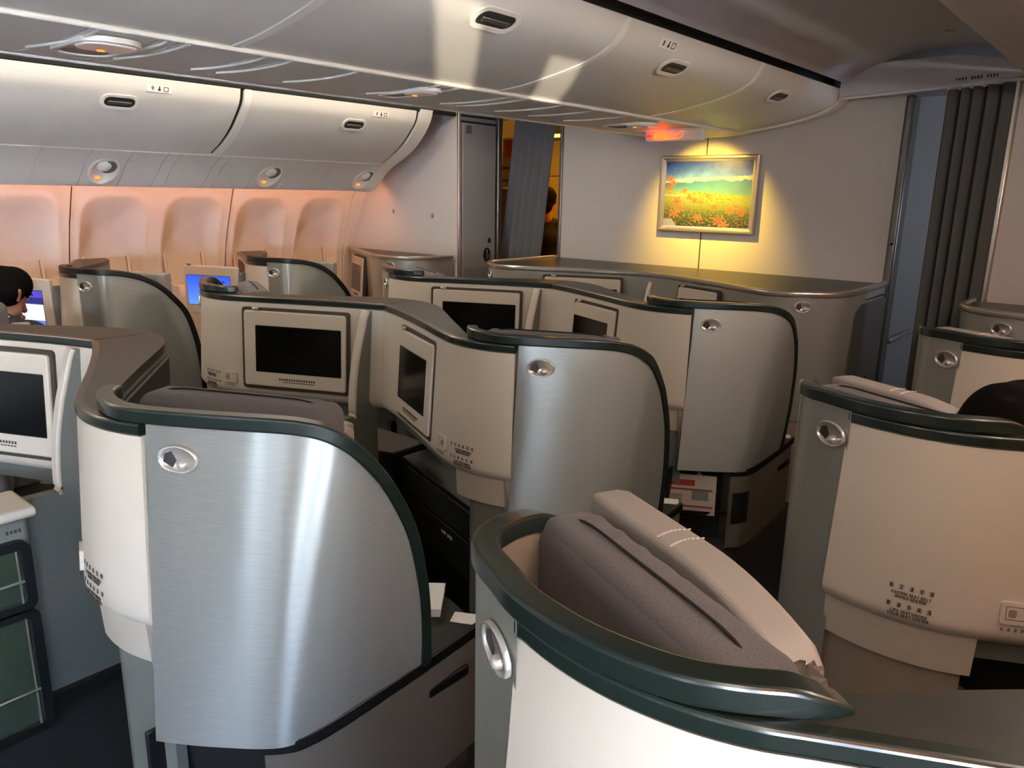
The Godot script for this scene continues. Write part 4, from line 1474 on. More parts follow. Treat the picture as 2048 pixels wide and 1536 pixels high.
func monitor(t: Node, P: Dictionary, mx: float, lit: String):
	var a: Vector2 = P.tv_a; var b: Vector2 = P.tv_b
	var d := (b - a).normalized()
	var nrm := Vector3(-d.y, 0, d.x)
	var mid: Vector2 = a + d * (P.tv[0] + P.tv[1]) / 2
	var s: Array = P.tv_left if mx < 0 and P.has("tv_left") else P.tv
	if mx < 0 and P.has("tv_left"):
		nrm = Vector3(-0.425, 0, 0.905)
		mid = a + d * 0.385 + Vector2(0.0, 0.007)
	var f := frame_at(Vector3(mid.x, 0.9, mid.y) + nrm * 0.0195, nrm + Vector3(0, 0.07, 0))
	var w: float = s[1] - s[0]; var h := 0.345
	var m := MB.new(mx)
	m.extrude(MB.rrect(w, h, 0.014, 4), f, -0.02, 0.0035, 0.001)
	put("monitor_recess", m, M.recess, t, "dark gap round the monitor")
	if lit != "":   # swung out on its hinge towards the seat behind
		f = frame_at(Vector3(-2.39, 0.905, 0.145), Vector3(0.40, -0.02, 0.92))
		m = MB.new(mx)
		m.rbox(Vector3(-2.195, 0.9, 0.035), Vector3(0.03, 0.26, 0.05), 0.006)
		put("monitor_hinge", m, M.grey_panel, t)
	m = MB.new(mx)
	m.extrude(MB.rrect(w - 0.026, h - 0.026, 0.012, 4), f, -0.014 if lit != "" else 0.0, 0.0125, 0.005)
	t = put("monitor", m, M.cream, t)
	var sc: float = ((s[2] + s[3]) - (s[0] + s[1])) / 2
	var sw: float = s[3] - s[2]
	m = MB.new(mx)
	m.extrude(MB.rrect(sw + 0.006, 0.198, 0.004, 2), f * Transform3D(Basis.IDENTITY, Vector3(sc, 0.0, 0)), 0.006, 0.013, 0.0003)
	put("screen_edge", m, M.black, t)
	m = MB.new(mx)
	m.quad_uv(f * Vector3(sc - sw / 2, 0.096, 0.0136), f * Vector3(sc + sw / 2, 0.096, 0.0136), f * Vector3(sc + sw / 2, -0.096, 0.0136), f * Vector3(sc - sw / 2, -0.096, 0.0136))
	put("screen", m, M.screen if lit == "" else screen_mat(lit), t, "dark screen" if lit == "" else "lit screen")
	m = MB.new(mx)
	for i in 15:
		m.rbox(f * Vector3(sc - 0.075 + 0.0115 * i, -0.125, 0.013), Vector3(0.007, 0.009, 0.001), 0.0003, f.basis)
	for i in 12:
		m.rbox(f * Vector3(sc - 0.072 + 0.0125 * i, -0.136, 0.013), Vector3(0.009, 0.004, 0.001), 0.0003, f.basis)
	put("monitor_lettering", m, M.print, t)
	m = MB.new(mx)
	m.rbox(f * Vector3(-w * 0.36 if mx > 0 else w * 0.36, h / 2 - 0.006, 0.010), Vector3(0.03, 0.012, 0.012), 0.003, f.basis)
	put("monitor_catch", m, M.alu, t)

func screen_mat(which: String) -> Material:
	if M.has("screen_" + which):
		return M["screen_" + which]
	var im := Image.create(128, 80, false, Image.FORMAT_RGB8)
	for j in 80:
		for i in 128:
			var u := i / 127.0; var v := j / 79.0
			var c := Color(0.22, 0.36, 0.95).lerp(Color(0.40, 0.60, 1.0), v)
			if which == "movie":
				c = Color(0.35, 0.3, 0.8)
				if v > 0.2 and v < 0.85:
					c = Color(0.95, 0.93, 1.0) if u < 0.47 or u > 0.53 else Color(0.3, 0.25, 0.7)
					if v < 0.38:
						c = Color(0.2, 0.2, 0.5)
				elif v >= 0.85:
					c = Color(0.4, 0.5, 0.85)
			elif Vector2(u - 0.85, v - 0.18).length() < 0.035:
				c = Color(0.15, 0.2, 0.6)
			im.set_pixel(i, j, c)
	var tx := ImageTexture.create_from_image(im)
	var m := mat("screen_" + which, Color(0.02, 0.02, 0.02), 0.2, 0.0, {"emission_enabled": true, "emission": Color(0, 0, 0), "emission_texture": tx, "emission_energy_multiplier": 1.0, "emission_operator": BaseMaterial3D.EMISSION_OP_ADD})
	return m

# seat: cushion, reclined back, leather headrest
func seat(kind: String, mx: float, z: float, label: String, group: String):
	var P := plan(kind)
	var a: Vector2 = P.seat[0]; var b: Vector2 = P.seat[1]
	var t := thing("seat", label, "seat", Vector3(0, 0, z), group)
	var d := (b - a).normalized()
	var fw := Vector3(d.y, 0, -d.x)   # the way the seat faces
	var x := Vector3(d.x, 0, d.y)
	var mid := (a + b) / 2
	var W := a.distance_to(b) + 0.02
	var o := Vector3(mid.x, 0, mid.y)
	var bs := Basis(x, Vector3.UP, -fw)
	var m := MB.new(mx)
	cushion(m, Transform3D(bs, o + Vector3(0, 0.77 if kind == "window" else 0.785, 0) + fw * 0.055), Vector3(W, 0.66, 0.11), 0.03, 0.006, 0.0016)
	var sb := put("seat_back", m, M.fabric, t)
	m = MB.new(mx)
	var sm := PackedVector3Array()
	for i in 21:
		var u := lerpf(-W / 2 + 0.02, W / 2 - 0.02, i / 20.0)
		sm.append(o + x * u + Vector3(0, (1.1085 if kind == "window" else 1.1235) - 0.05 * pow(absf(u) / (W * 0.5), 8.0), 0) + fw * 0.055)
	m.tube(sm, 0.0022, 5)
	put("seam", m, M.seam_dark, sb)
	m = MB.new(mx)
	var hy: float = 0.955 if kind == "window" else 0.885
	var hw := W * (0.43 if kind == "window" else 0.45)
	var ht := Transform3D(bs, o + Vector3(0, hy, 0) + fw * 0.150 + x * (0.065 if kind == "window" else 0.0))
	var sec := MB.rrect(0.066, 0.30, 0.010, 4)
	var hrows := []
	for i in 22:
		var u := lerpf(hw, -hw - (0.05 if kind == "window" else 0.0), i / 21.0)
		var dz := (1.1 if kind == "window" else 0.3) * pow(maxf(0.0, -u - 0.03), 2.0)
		var edge := minf(1.0, minf(i, 21 - i) / 1.0)
		var row := PackedVector3Array()
		for q in sec:
			row.append(ht * Vector3(u, q.y * (0.97 + 0.03 * edge) - (dz if q.y > 0 else 0.0), q.x * (0.8 + 0.2 * edge)))
		hrows.append(row)
	for k in hrows.size() - 1:
		for j in sec.size():
			var qn := (j + 1) % sec.size()
			m.quad(hrows[k][j], hrows[k][qn], hrows[k + 1][qn], hrows[k + 1][j], 30 + j)
	m.fan(hrows[0]); m.fan(hrows[21])
	var hr := put("headrest", m, M.leather, t, "grey leather headrest")
	m = MB.new(mx)
	for k in 2:
		for i in 9:
			var zz := 0.123 + 0.0066 * i
			m.rbox(o + fw * zz + x * (0.075 - 0.03 * k + 0.008 * sin(i * 0.35)) + Vector3(0, hy + 0.1512, 0), Vector3(0.0022, 0.0022, 0.005), 0.0006, bs)
	put("stitching", m, M.thread, hr)
	m = MB.new(mx)
	cushion(m, Transform3D(bs, o + Vector3(0, 0.40, 0) + fw * 0.33), Vector3(W, 0.13, 0.50), 0.05, 0.01)
	put("seat_cushion", m, M.fabric, t)
	m = MB.new(mx)
	m.rbox(o + Vector3(0, 0.17, 0) + fw * 0.30, Vector3(W * 0.8, 0.34, 0.40), 0.02, bs)
	put("pedestal", m, M.black, t)

func cushion(m: MB, t: Transform3D, size: Vector3, r: float, puff: float, gather := 0.0, droop := 0.0):
	var h := size / 2
	var n := 44 if gather > 0.0 else (24 if droop > 0.0 else 9)
	for ax in 3:
		for s in [-1.0, 1.0]:
			var u := (ax + 1) % 3; var w := (ax + 2) % 3
			var rows := []
			for i in n + 1:
				var row := PackedVector3Array()
				for j in n + 1:
					var fa := sin((float(i) / n * 2 - 1) * PI / 2); var fb := sin((float(j) / n * 2 - 1) * PI / 2)
					var q := Vector3.ZERO
					q[ax] = h[ax] * s; q[u] = h[u] * fa; q[w] = h[w] * fb
					var inner := Vector3(clampf(q.x, -h.x + r, h.x - r), clampf(q.y, -h.y + r, h.y - r), clampf(q.z, -h.z + r, h.z - r))
					q = inner + (q - inner).normalized() * r
					q[ax] += s * puff * (1 - fa * fa) * (1 - fb * fb)
					if droop > 0.0 and q.y > 0.0:
						q.y -= droop * pow(maxf(0.0, -q.x - 0.06), 2.0)
					if gather > 0.0 and q.y > h.y - r and q.z < 0.004:
						q.y += gather * (sin(q.x * 120.0) + 0.5 * sin(q.x * 217.0 + 1.0)) * clampf((0.004 - q.z) / 0.02, 0, 1) * (0.4 + 0.6 * smoothstep(-0.1, 0.1, q.x))
					row.append(t * q)
				rows.append(row)
			if s < 0:
				rows.reverse()
			m.grid(rows, 1)

# the low divider and storage console between the two centre seats
func centre_console(z: float, label: String):
	var t := thing("centre_console", label, "console", Vector3(-0.01, 0, z), "centre consoles")
	var m := MB.new()
	# divider wing: curved aft edge rising from the console to the band
	var pts := v2([-0.44, 0.66, -0.44, 1.085, -0.215, 1.085, -0.205, 1.06, -0.188, 1.0, -0.17, 0.94, -0.152, 0.86, -0.14, 0.78, -0.134, 0.70, -0.134, 0.66])
	var T := Transform3D(Basis(Vector3(0, 0, 1), Vector3(0, 1, 0), Vector3(-1, 0, 0)), Vector3(-0.06, 0, 0))
	m.extrude(pts, T, -0.02, 0.02, 0.006)
	put("divider_wing", m, M.grey_panel, t)
	m = MB.new()
	var e := PackedVector3Array(); var es := PackedVector3Array()
	for q in curve2(v2([-0.212, 1.085, -0.20, 1.06, -0.183, 1.0, -0.165, 0.94, -0.147, 0.86, -0.135, 0.78, -0.129, 0.70, -0.128, 0.655]), 3):
		e.append(Vector3(-0.06, q.y, q.x)); es.append(Vector3(1, 0, 0))
	m.rail(e, 0.042, 0.016, es, 0.007, false)
	put("lit_wing_edge", m, M.cream, t)  # cream strip paints the light caught along the aft edge
	m = MB.new()
	m.extrude(v2([-0.08, -0.01, -0.041, -0.01, -0.041, -0.24, -0.08, -0.24]), Transform3D(Basis(Vector3(1, 0, 0), Vector3(0, 0, 1), Vector3(0, -1, 0)), Vector3.ZERO), -0.03, -0.665, 0.006)
	put("console_wall", m, M.grey_panel, t)
	m = MB.new()
	m.rbox(Vector3(0.0, 0.36, 0.30), Vector3(0.16, 0.60, 0.60), 0.015)
	put("storage_box", m, M.grey_panel, t)
	m = MB.new()
	m.rbox(Vector3(0.0, 0.675, 0.29), Vector3(0.19, 0.03, 0.62), 0.012, Basis.IDENTITY, true)
	put("top_tray", m, M.cream, t)
	m = MB.new()
	m.rbox(Vector3(0.02, 0.692, 0.22), Vector3(0.05, 0.006, 0.30), 0.003)
	put("tray_groove", m, M.grey_panel, t)
	# framed see-through pockets on the right-hand side
	var F := frame_at(Vector3(0.081, 0.335, 0.29), Vector3(1, 0, 0))
	for k in 2:
		var y0: float = [-0.13, 0.165][k]; var hh: float = [0.34, 0.16][k]
		m = MB.new()
		var G := F * Transform3D(Basis.IDENTITY, Vector3(0, y0, 0))
		m.ring(MB.rrect(0.56, hh + 0.05, 0.03, 4), MB.rrect(0.51, hh, 0.012, 4), G, 0.0, 0.024)
		put("pocket_frame", m, M.black_trim, t)
		m = MB.new()
		m.extrude(MB.rrect(0.51, hh, 0.012, 4), G, 0.0, 0.002)
		put("pocket_back", m, M.dark, t)
		m = MB.new()
		m.extrude(MB.rrect(0.51, hh, 0.012, 4), G, 0.012, 0.014)
		put("pocket_pane", m, M.dim_glass, t)
		m = MB.new()
		m.tube(PackedVector3Array([G * Vector3(-0.255, hh * (-0.1 if k == 1 else -0.18), 0.018), G * Vector3(0.255, hh * (-0.1 if k == 1 else -0.18), 0.018)]), 0.004, 8)
		put("pocket_rod", m, M.alu, t)
		m = MB.new()
		m.tube(PackedVector3Array([G * Vector3(0.245, -hh / 2, 0.016), G * Vector3(0.245, hh / 2, 0.016)]), 0.003, 6)
		put("pocket_rod", m, M.alu, t)
	marks(t, Transform3D(F.basis, Vector3(0.0805, 0.628, 0.06)), 0.09, 0.010, 10, M.print)

# counters in front of the first row
func monument(kind: String, mx: float, z: float, label: String, depth: float):
	var P := plan(kind)
	var t := thing("counter", label, "counter", Vector3(0, 0, z), "front counters")
	var cut := v2([])
	if kind == "centre":
		cut = curve2(v2([0.0, -0.25, 0.10, -0.21, 0.21, -0.165, 0.40, -0.078, 0.59, 0.015, 0.70, 0.10, 0.80, 0.19, 0.86, 0.225, 0.95, 0.23, 1.03, 0.20, 1.10, 0.13, 1.14, 0.08, 1.165, 0.03, 1.175, -0.05, 1.175, -0.70]), 3)
		if true:
			cut = curve2(v2([0.0, -0.10, 0.15, -0.06, 0.30, 0.0, 0.50, 0.075, 0.66, 0.155, 0.76, 0.205, 0.84, 0.228, 0.92, 0.228, 1.0, 0.20, 1.08, 0.14, 1.14, 0.075, 1.17, 0.0, 1.18, -0.10, 1.18, -0.30, 1.165, -0.70]), 3)
	else:
		cut = curve2(v2([-2.83, -0.22, -2.60, -0.10, -2.40, 0.0, -2.20, 0.10, -2.08, 0.16, -1.95, 0.185, -1.83, 0.16, -1.74, 0.10, -1.68, 0.0, -1.67, -0.12, -1.67, -0.26]), 3)
	var n := cut.size()
	var m := MB.new(mx)
	wall(m, off2(cut, -0.03), cut, fill(n, 0.45), fill(n, 1.085), 0.03, 5, 0.0)
	put("front_panel", m, M.silver_plain, t, "brushed silver front")
	m = MB.new(mx)
	wall(m, off2(cut, -0.05), off2(cut, -0.04), fill(n, 0.0), fill(n, 0.45), 0.03, 2)
	put("plinth", m, M.taupe, t)
	m = MB.new(mx)
	var poly := PackedVector2Array(cut)
	if kind == "centre":
		poly.append(Vector2(0.0, -0.70))
	else:
		poly.append(Vector2(-2.83, -0.26))
	m.extrude(poly, Transform3D(Basis(Vector3(1, 0, 0), Vector3(0, 0, 1), Vector3(0, -1, 0)), Vector3.ZERO), -1.085, -1.10, 0.0)
	put("top", m, M.deck, t)
	m = MB.new(mx)
	var nn := normals2(cut)
	var bp := PackedVector3Array(); var bs := PackedVector3Array()
	for i in n:
		bp.append(Vector3(cut[i].x - nn[i].x * 0.006, 1.10, cut[i].y - nn[i].y * 0.006)); bs.append(Vector3(nn[i].x, 0, nn[i].y))
	m.rail(bp, 0.03, 0.03, bs, 0.010, false)
	put("edge_band", m, M.alu, t, "bright metal edge")
	var Q := P.duplicate()
	if kind == "centre":
		Q.tv_a = Vector2(0.02, -0.095); Q.tv_b = Vector2(0.70, 0.17); Q.tv = [0.255, 0.585, 0.29, 0.53]
		Q.lamp = Vector3(1.02, 1.03, 0.19)
	else:
		Q.tv_a = Vector2(-2.72, -0.155); Q.tv_b = Vector2(-2.16, 0.12); Q.tv = [0.10, 0.50, 0.13, 0.44]
		Q.lamp = Vector3(-1.87, 1.045, 0.17)
	monitor(t, Q, mx, "")
	var best := 0
	for i in n:
		if cut[i].distance_to(Vector2(Q.lamp.x, Q.lamp.z)) < cut[best].distance_to(Vector2(Q.lamp.x, Q.lamp.z)):
			best = i
	lamp(t, frame_at(Vector3(cut[best].x, 1.04, cut[best].y) + Vector3(nn[best].x, 0, nn[best].y) * 0.0, Vector3(nn[best].x, -0.04, nn[best].y)), mx)
	# upright seams and side door
	for q in [0.955 if kind == "centre" else -1.97]:
		var bi := 0
		for i in n:
			if absf(cut[i].x - q) < absf(cut[bi].x - q):
				bi = i
		m = MB.new(mx)
		m.rbox(Vector3(cut[bi].x - nn[bi].x * 0.009, 0.77, cut[bi].y - nn[bi].y * 0.009), Vector3(0.006, 0.62, 0.004), 0.001)
		put("seam", m, M.recess, t)
	if kind == "centre":
		var F := frame_at(Vector3(1.168, 0.60, -0.40), Vector3(1, 0, 0.02))
		m = MB.new(mx)
		m.extrude(MB.rrect(0.50, 0.86, 0.006, 2), F, 0.0, 0.014, 0.003)
		put("side_door", m, M.alu_dark, t)
		for k in 2:
			m = MB.new(mx)
			m.extrude(MB.rrect(0.02, 0.075, 0.008, 3), F * Transform3D(Basis.IDENTITY, Vector3(-0.05 - 0.10 * k + 0.1, -0.02, 0)), 0.012, 0.018, 0.002)
			put("side_catch", m, M.black_trim, t)
		m = MB.new(mx)
		m.rbox(Vector3(1.17, 1.045, -0.40), Vector3(0.016, 0.008, 0.50), 0.002)
		put("door_gap", m, M.seam, t)
		if mx > 0:
			m = MB.new()
			m.extrude(v2([-0.30, 0.66, -0.30, 1.08, -0.115, 1.08, -0.075, 1.02, -0.05, 0.94, -0.03, 0.84, -0.02, 0.72, -0.02, 0.66]), Transform3D(Basis(Vector3(0, 0, 1), Vector3(0, 1, 0), Vector3(-1, 0, 0)), Vector3(0.01, 0, 0)), -0.012, 0.012, 0.005)
			put("divider_wing", m, M.cream, t)
	return t

func suites():
	# row by row from the front; G = right half of the centre pair, D = left half
	var cg := "centre seat shells"
	suite("centre", 1, ZG + PITCH, "silver-sided centre seat shell nearest the lit picture, magazine rack in its base", cg)
	suite("centre", 1, ZG + 2 * PITCH, "silver-sided centre seat shell in the middle of the three along the right aisle", cg)
	suite("centre", 1, ZG + 3 * PITCH, "large bright silver centre seat shell filling the lower left, blue daylight on its corner", cg)
	suite("centre", -1, ZG + PITCH, "cream monitor-backed centre shell of the left half, in the row nearest the picture", cg)
	suite("centre", -1, ZG + 2 * PITCH, "cream monitor-backed centre shell with the big dark screen, left half of the middle row", cg)
	suite("centre", -1, ZG + 3 * PITCH, "cream monitor-backed centre shell cut by the left frame edge, left half of the nearest row", cg)
	for k in 3:
		centre_console(ZG + (k + 1) * PITCH, ["grey divider and storage console between the two shells nearest the picture", "grey divider and storage console beside the big dark screen", "grey divider and framed storage pockets at the lower left corner"][k])
	var wg := "window seat shells"
	suite("window", -1, ZK + PITCH, "right-hand window seat shell standing just behind the dark curtain, farthest of the three", wg)
	suite("window", -1, ZK + 2 * PITCH, "right-hand window seat shell with a black printed notice, in front of the nearest one", wg)
	suite("window", -1, ZK + 3 * PITCH, "nearest right-hand window seat shell, white daylight on its curved back at the bottom", wg)
	suite("window", 1, ZA + PITCH, "left-hand window seat shell carrying the monitor with the blue screen", wg, {"lit": "blue", "black_rim": 1})
	suite("window", 1, ZA + 2 * PITCH, "left-hand window seat shell beside the dark-haired seated man", wg, {"lit": "movie", "black_rim": 1})
	suite("window", 1, ZA + 3 * PITCH, "left-hand window seat shell behind the dark-haired seated man, beyond the frame edge", wg)
	var sg := "lie-flat seats"
	for q in [["centre", 1.0, ZG, 1, "grey seat inside the centre shell nearest the picture"], ["centre", 1.0, ZG, 2, "grey seat whose top shows over the rim of the middle centre shell"], ["centre", 1.0, ZG, 3, "grey seat showing over the rim of the large bright silver shell"],
			["centre", -1.0, ZG, 1, "grey seat in the left half of the row nearest the picture"], ["centre", -1.0, ZG, 2, "grey seat at the far end of the big dark screen's shell, below the blue screen"], ["centre", -1.0, ZG, 3, "grey seat in the left half of the nearest centre row"],
			["window", -1.0, ZK, 1, "grey right-hand window seat farthest forward, next to the dark curtain"], ["window", -1.0, ZK, 2, "grey right-hand window seat under the dark-haired person"], ["window", -1.0, ZK, 3, "nearest grey fabric seat with a stitched leather headrest and green-rimmed shell"],
			["window", 1.0, ZA, 1, "grey left-hand window seat inside the shell with the blue screen"], ["window", 1.0, ZA, 2, "grey left-hand window seat peeping over its shell next to the windows"], ["window", 1.0, ZA, 3, "grey left-hand window seat of the seated man in the dark jacket"]]:
		seat(q[0], q[1], q[2] + q[3] * PITCH, q[4], sg)
	monument("centre", 1, ZG, "brushed metal counter under the lit picture, right half with side door", 0.7)
	monument("centre", -1, ZG, "brushed metal counter under the bulkhead, left half towards the left curtain", 0.7)
	monument("window", 1, ZA, "brushed metal window counter against the white closet wall", 0.3)
	monument("window", -1, ZK, "brushed metal window counter at the right edge beside the dark curtain", 0.4)

# ------------------------------------------------------------------ people: smooth skins over jointed capsules
func skin(m: MB, bones: Array, cell: float, k: float):
	# bone = [a, b, ra, rb]
	var lo := Vector3.INF; var hi := -Vector3.INF
	for b in bones:
		for e in 2:
			var r: float = b[2 + e]
			lo = lo.min(b[e] - Vector3(r, r, r)); hi = hi.max(b[e] + Vector3(r, r, r))
	lo -= Vector3.ONE * cell * 2; hi += Vector3.ONE * cell * 2
	var n := Vector3i(((hi - lo) / cell).ceil()) + Vector3i.ONE
	var f := PackedFloat32Array()
	f.resize(n.x * n.y * n.z)
	f.fill(1.0)
	var seen := PackedByteArray()
	seen.resize(f.size())
	for b in bones:
		var a: Vector3 = b[0]; var d: Vector3 = b[1] - b[0]
		var l2 := maxf(d.length_squared(), 1e-9)
		var R: float = maxf(b[2], b[3]) + k + cell * 2
		var p0 := Vector3i(((a.min(b[1]) - Vector3.ONE * R - lo) / cell).floor()).clamp(Vector3i.ZERO, n - Vector3i.ONE)
		var p1 := Vector3i(((a.max(b[1]) + Vector3.ONE * R - lo) / cell).ceil()).clamp(Vector3i.ZERO, n - Vector3i.ONE)
		for z in range(p0.z, p1.z + 1):
			for y in range(p0.y, p1.y + 1):
				for x in range(p0.x, p1.x + 1):
					var p := lo + Vector3(x, y, z) * cell - a
					var h := clampf(p.dot(d) / l2, 0.0, 1.0)
					var s := (p - d * h).length() - lerpf(b[2], b[3], h)
					var i := (z * n.y + y) * n.x + x
					if seen[i]:
						var e := maxf(k - absf(f[i] - s), 0.0) / k
						f[i] = minf(f[i], s) - e * e * k * 0.25
					else:
						f[i] = s
						seen[i] = 1
	var vid := {}
	var pts := PackedVector3Array()
	for z in n.z - 1:
		for y in n.y - 1:
			var base := (z * n.y + y) * n.x
			for x in n.x - 1:
				var c := 0
				var i0 := base + x
				var v := [f[i0], f[i0 + 1], f[i0 + n.x], f[i0 + n.x + 1], f[i0 + n.x * n.y], f[i0 + n.x * n.y + 1], f[i0 + n.x * n.y + n.x], f[i0 + n.x * n.y + n.x + 1]]
				for q in 8:
					if v[q] < 0:
						c |= 1 << q
				if c == 0 or c == 255:
					continue
				var s := Vector3.ZERO
				var cnt := 0
				for q in 8:
					for ax in 3:
						var w := q ^ (1 << ax)
						if w > q and (v[q] < 0) != (v[w] < 0):
							var g: float = v[q] / (v[q] - v[w])
							var pa := Vector3(q & 1, (q >> 1) & 1, q >> 2)
							var pb := Vector3(w & 1, (w >> 1) & 1, w >> 2)
							s += pa.lerp(pb, g)
							cnt += 1
				vid[Vector3i(x, y, z)] = pts.size()
				pts.append(lo + (Vector3(x, y, z) + s / cnt) * cell)
	for key in vid:
		var x: int = key.x; var y: int = key.y; var z: int = key.z
		var i0 := (z * n.y + y) * n.x + x
		for ax in 3:
			var step: int = [1, n.x, n.x * n.y][ax]
			if (f[i0] < 0) == (f[i0 + step] < 0):
				continue
			var u := Vector3i.ZERO; var w := Vector3i.ZERO
			u[(ax + 1) % 3] = 1; w[(ax + 2) % 3] = 1
			if not (vid.has(key - u) and vid.has(key - w) and vid.has(key - u - w)):
				continue
			var A := pts[vid[key]]; var B := pts[vid[key - u]]; var C := pts[vid[key - u - w]]; var D := pts[vid[key - w]]
			if f[i0] < 0:
				m.quad(A, D, C, B, 1)
			else:
				m.quad(A, B, C, D, 1)

func head_bones(c: Vector3, b: Basis, s: float) -> Array:   # c = centre of the head, b: x right, y up, -z the way it faces
	var q := func(x, y, z): return c + b * (Vector3(x, y, z) * s)
	return [[q.call(0, 0.02, 0.015), q.call(0, 0.035, -0.015), 0.082, 0.080], [q.call(0, -0.03, -0.03), q.call(0, -0.075, -0.058), 0.062, 0.036], [q.call(0, -0.085, -0.07), q.call(0, -0.09, -0.078), 0.022, 0.018],
		[q.call(-0.04, -0.06, -0.02), q.call(0.04, -0.06, -0.02), 0.034, 0.034], [q.call(0, 0.0, -0.092), q.call(0, -0.03, -0.106), 0.008, 0.013],
		[q.call(-0.082, -0.02, 0.012), q.call(-0.084, 0.012, 0.02), 0.010, 0.013], [q.call(0.082, -0.02, 0.012), q.call(0.084, 0.012, 0.02), 0.010, 0.013],
		[q.call(0, -0.06, 0.03), q.call(0, -0.16, 0.035), 0.052, 0.055], [q.call(-0.018, -0.062, -0.094), q.call(0.018, -0.062, -0.094), 0.009, 0.009]]

func face(t: Node, c: Vector3, b: Basis, s: float):
	for e in [-1, 1]:
		var m := MB.new()
		m.dish(Transform3D(b * Basis(Vector3.LEFT, Vector3.UP, Vector3.FORWARD), c + b * (Vector3(0.032 * e, 0.012, -0.083) * s)), 0.013 * s, 0.007 * s, [[1.0, 0.0], [0.6, 0.004], [0.0, 0.006]], 12)
		put("eye", m, M.white, t)
		m = MB.new()
		m.tube(PackedVector3Array([c + b * (Vector3(0.016 * e, 0.03, -0.091) * s), c + b * (Vector3(0.034 * e, 0.035, -0.088) * s), c + b * (Vector3(0.05 * e, 0.029, -0.076) * s)]), 0.003 * s, 6)
		put("eyebrow", m, M.hair, t)

func hand_bones(w: Vector3, b: Basis) -> Array:   # w wrist; b: x across to the thumb, -z along the fingers
	var q := func(x, y, z): return w + b * Vector3(x, y, z)
	var o := [[q.call(0, 0, 0), q.call(0, 0, -0.05), 0.024, 0.022], [q.call(-0.022, 0, -0.04), q.call(0.022, 0, -0.08), 0.015, 0.014], [q.call(0.022, 0, -0.04), q.call(-0.022, 0, -0.078), 0.015, 0.014]]
	for i in 4:
		var x := 0.03 - 0.02 * i
		var l: float = [0.036, 0.041, 0.038, 0.030][i]
		o.append([q.call(x, 0, -0.085), q.call(x * 1.05, -0.006, -0.085 - l), 0.0095, 0.009])
		o.append([q.call(x * 1.05, -0.006, -0.085 - l), q.call(x * 1.05, -0.03, -0.085 - l * 1.6), 0.009, 0.008])
	o.append([q.call(0.02, 0, -0.02), q.call(0.045, -0.006, -0.05), 0.014, 0.011])
	o.append([q.call(0.045, -0.006, -0.05), q.call(0.05, -0.014, -0.078), 0.011, 0.009])
	return o

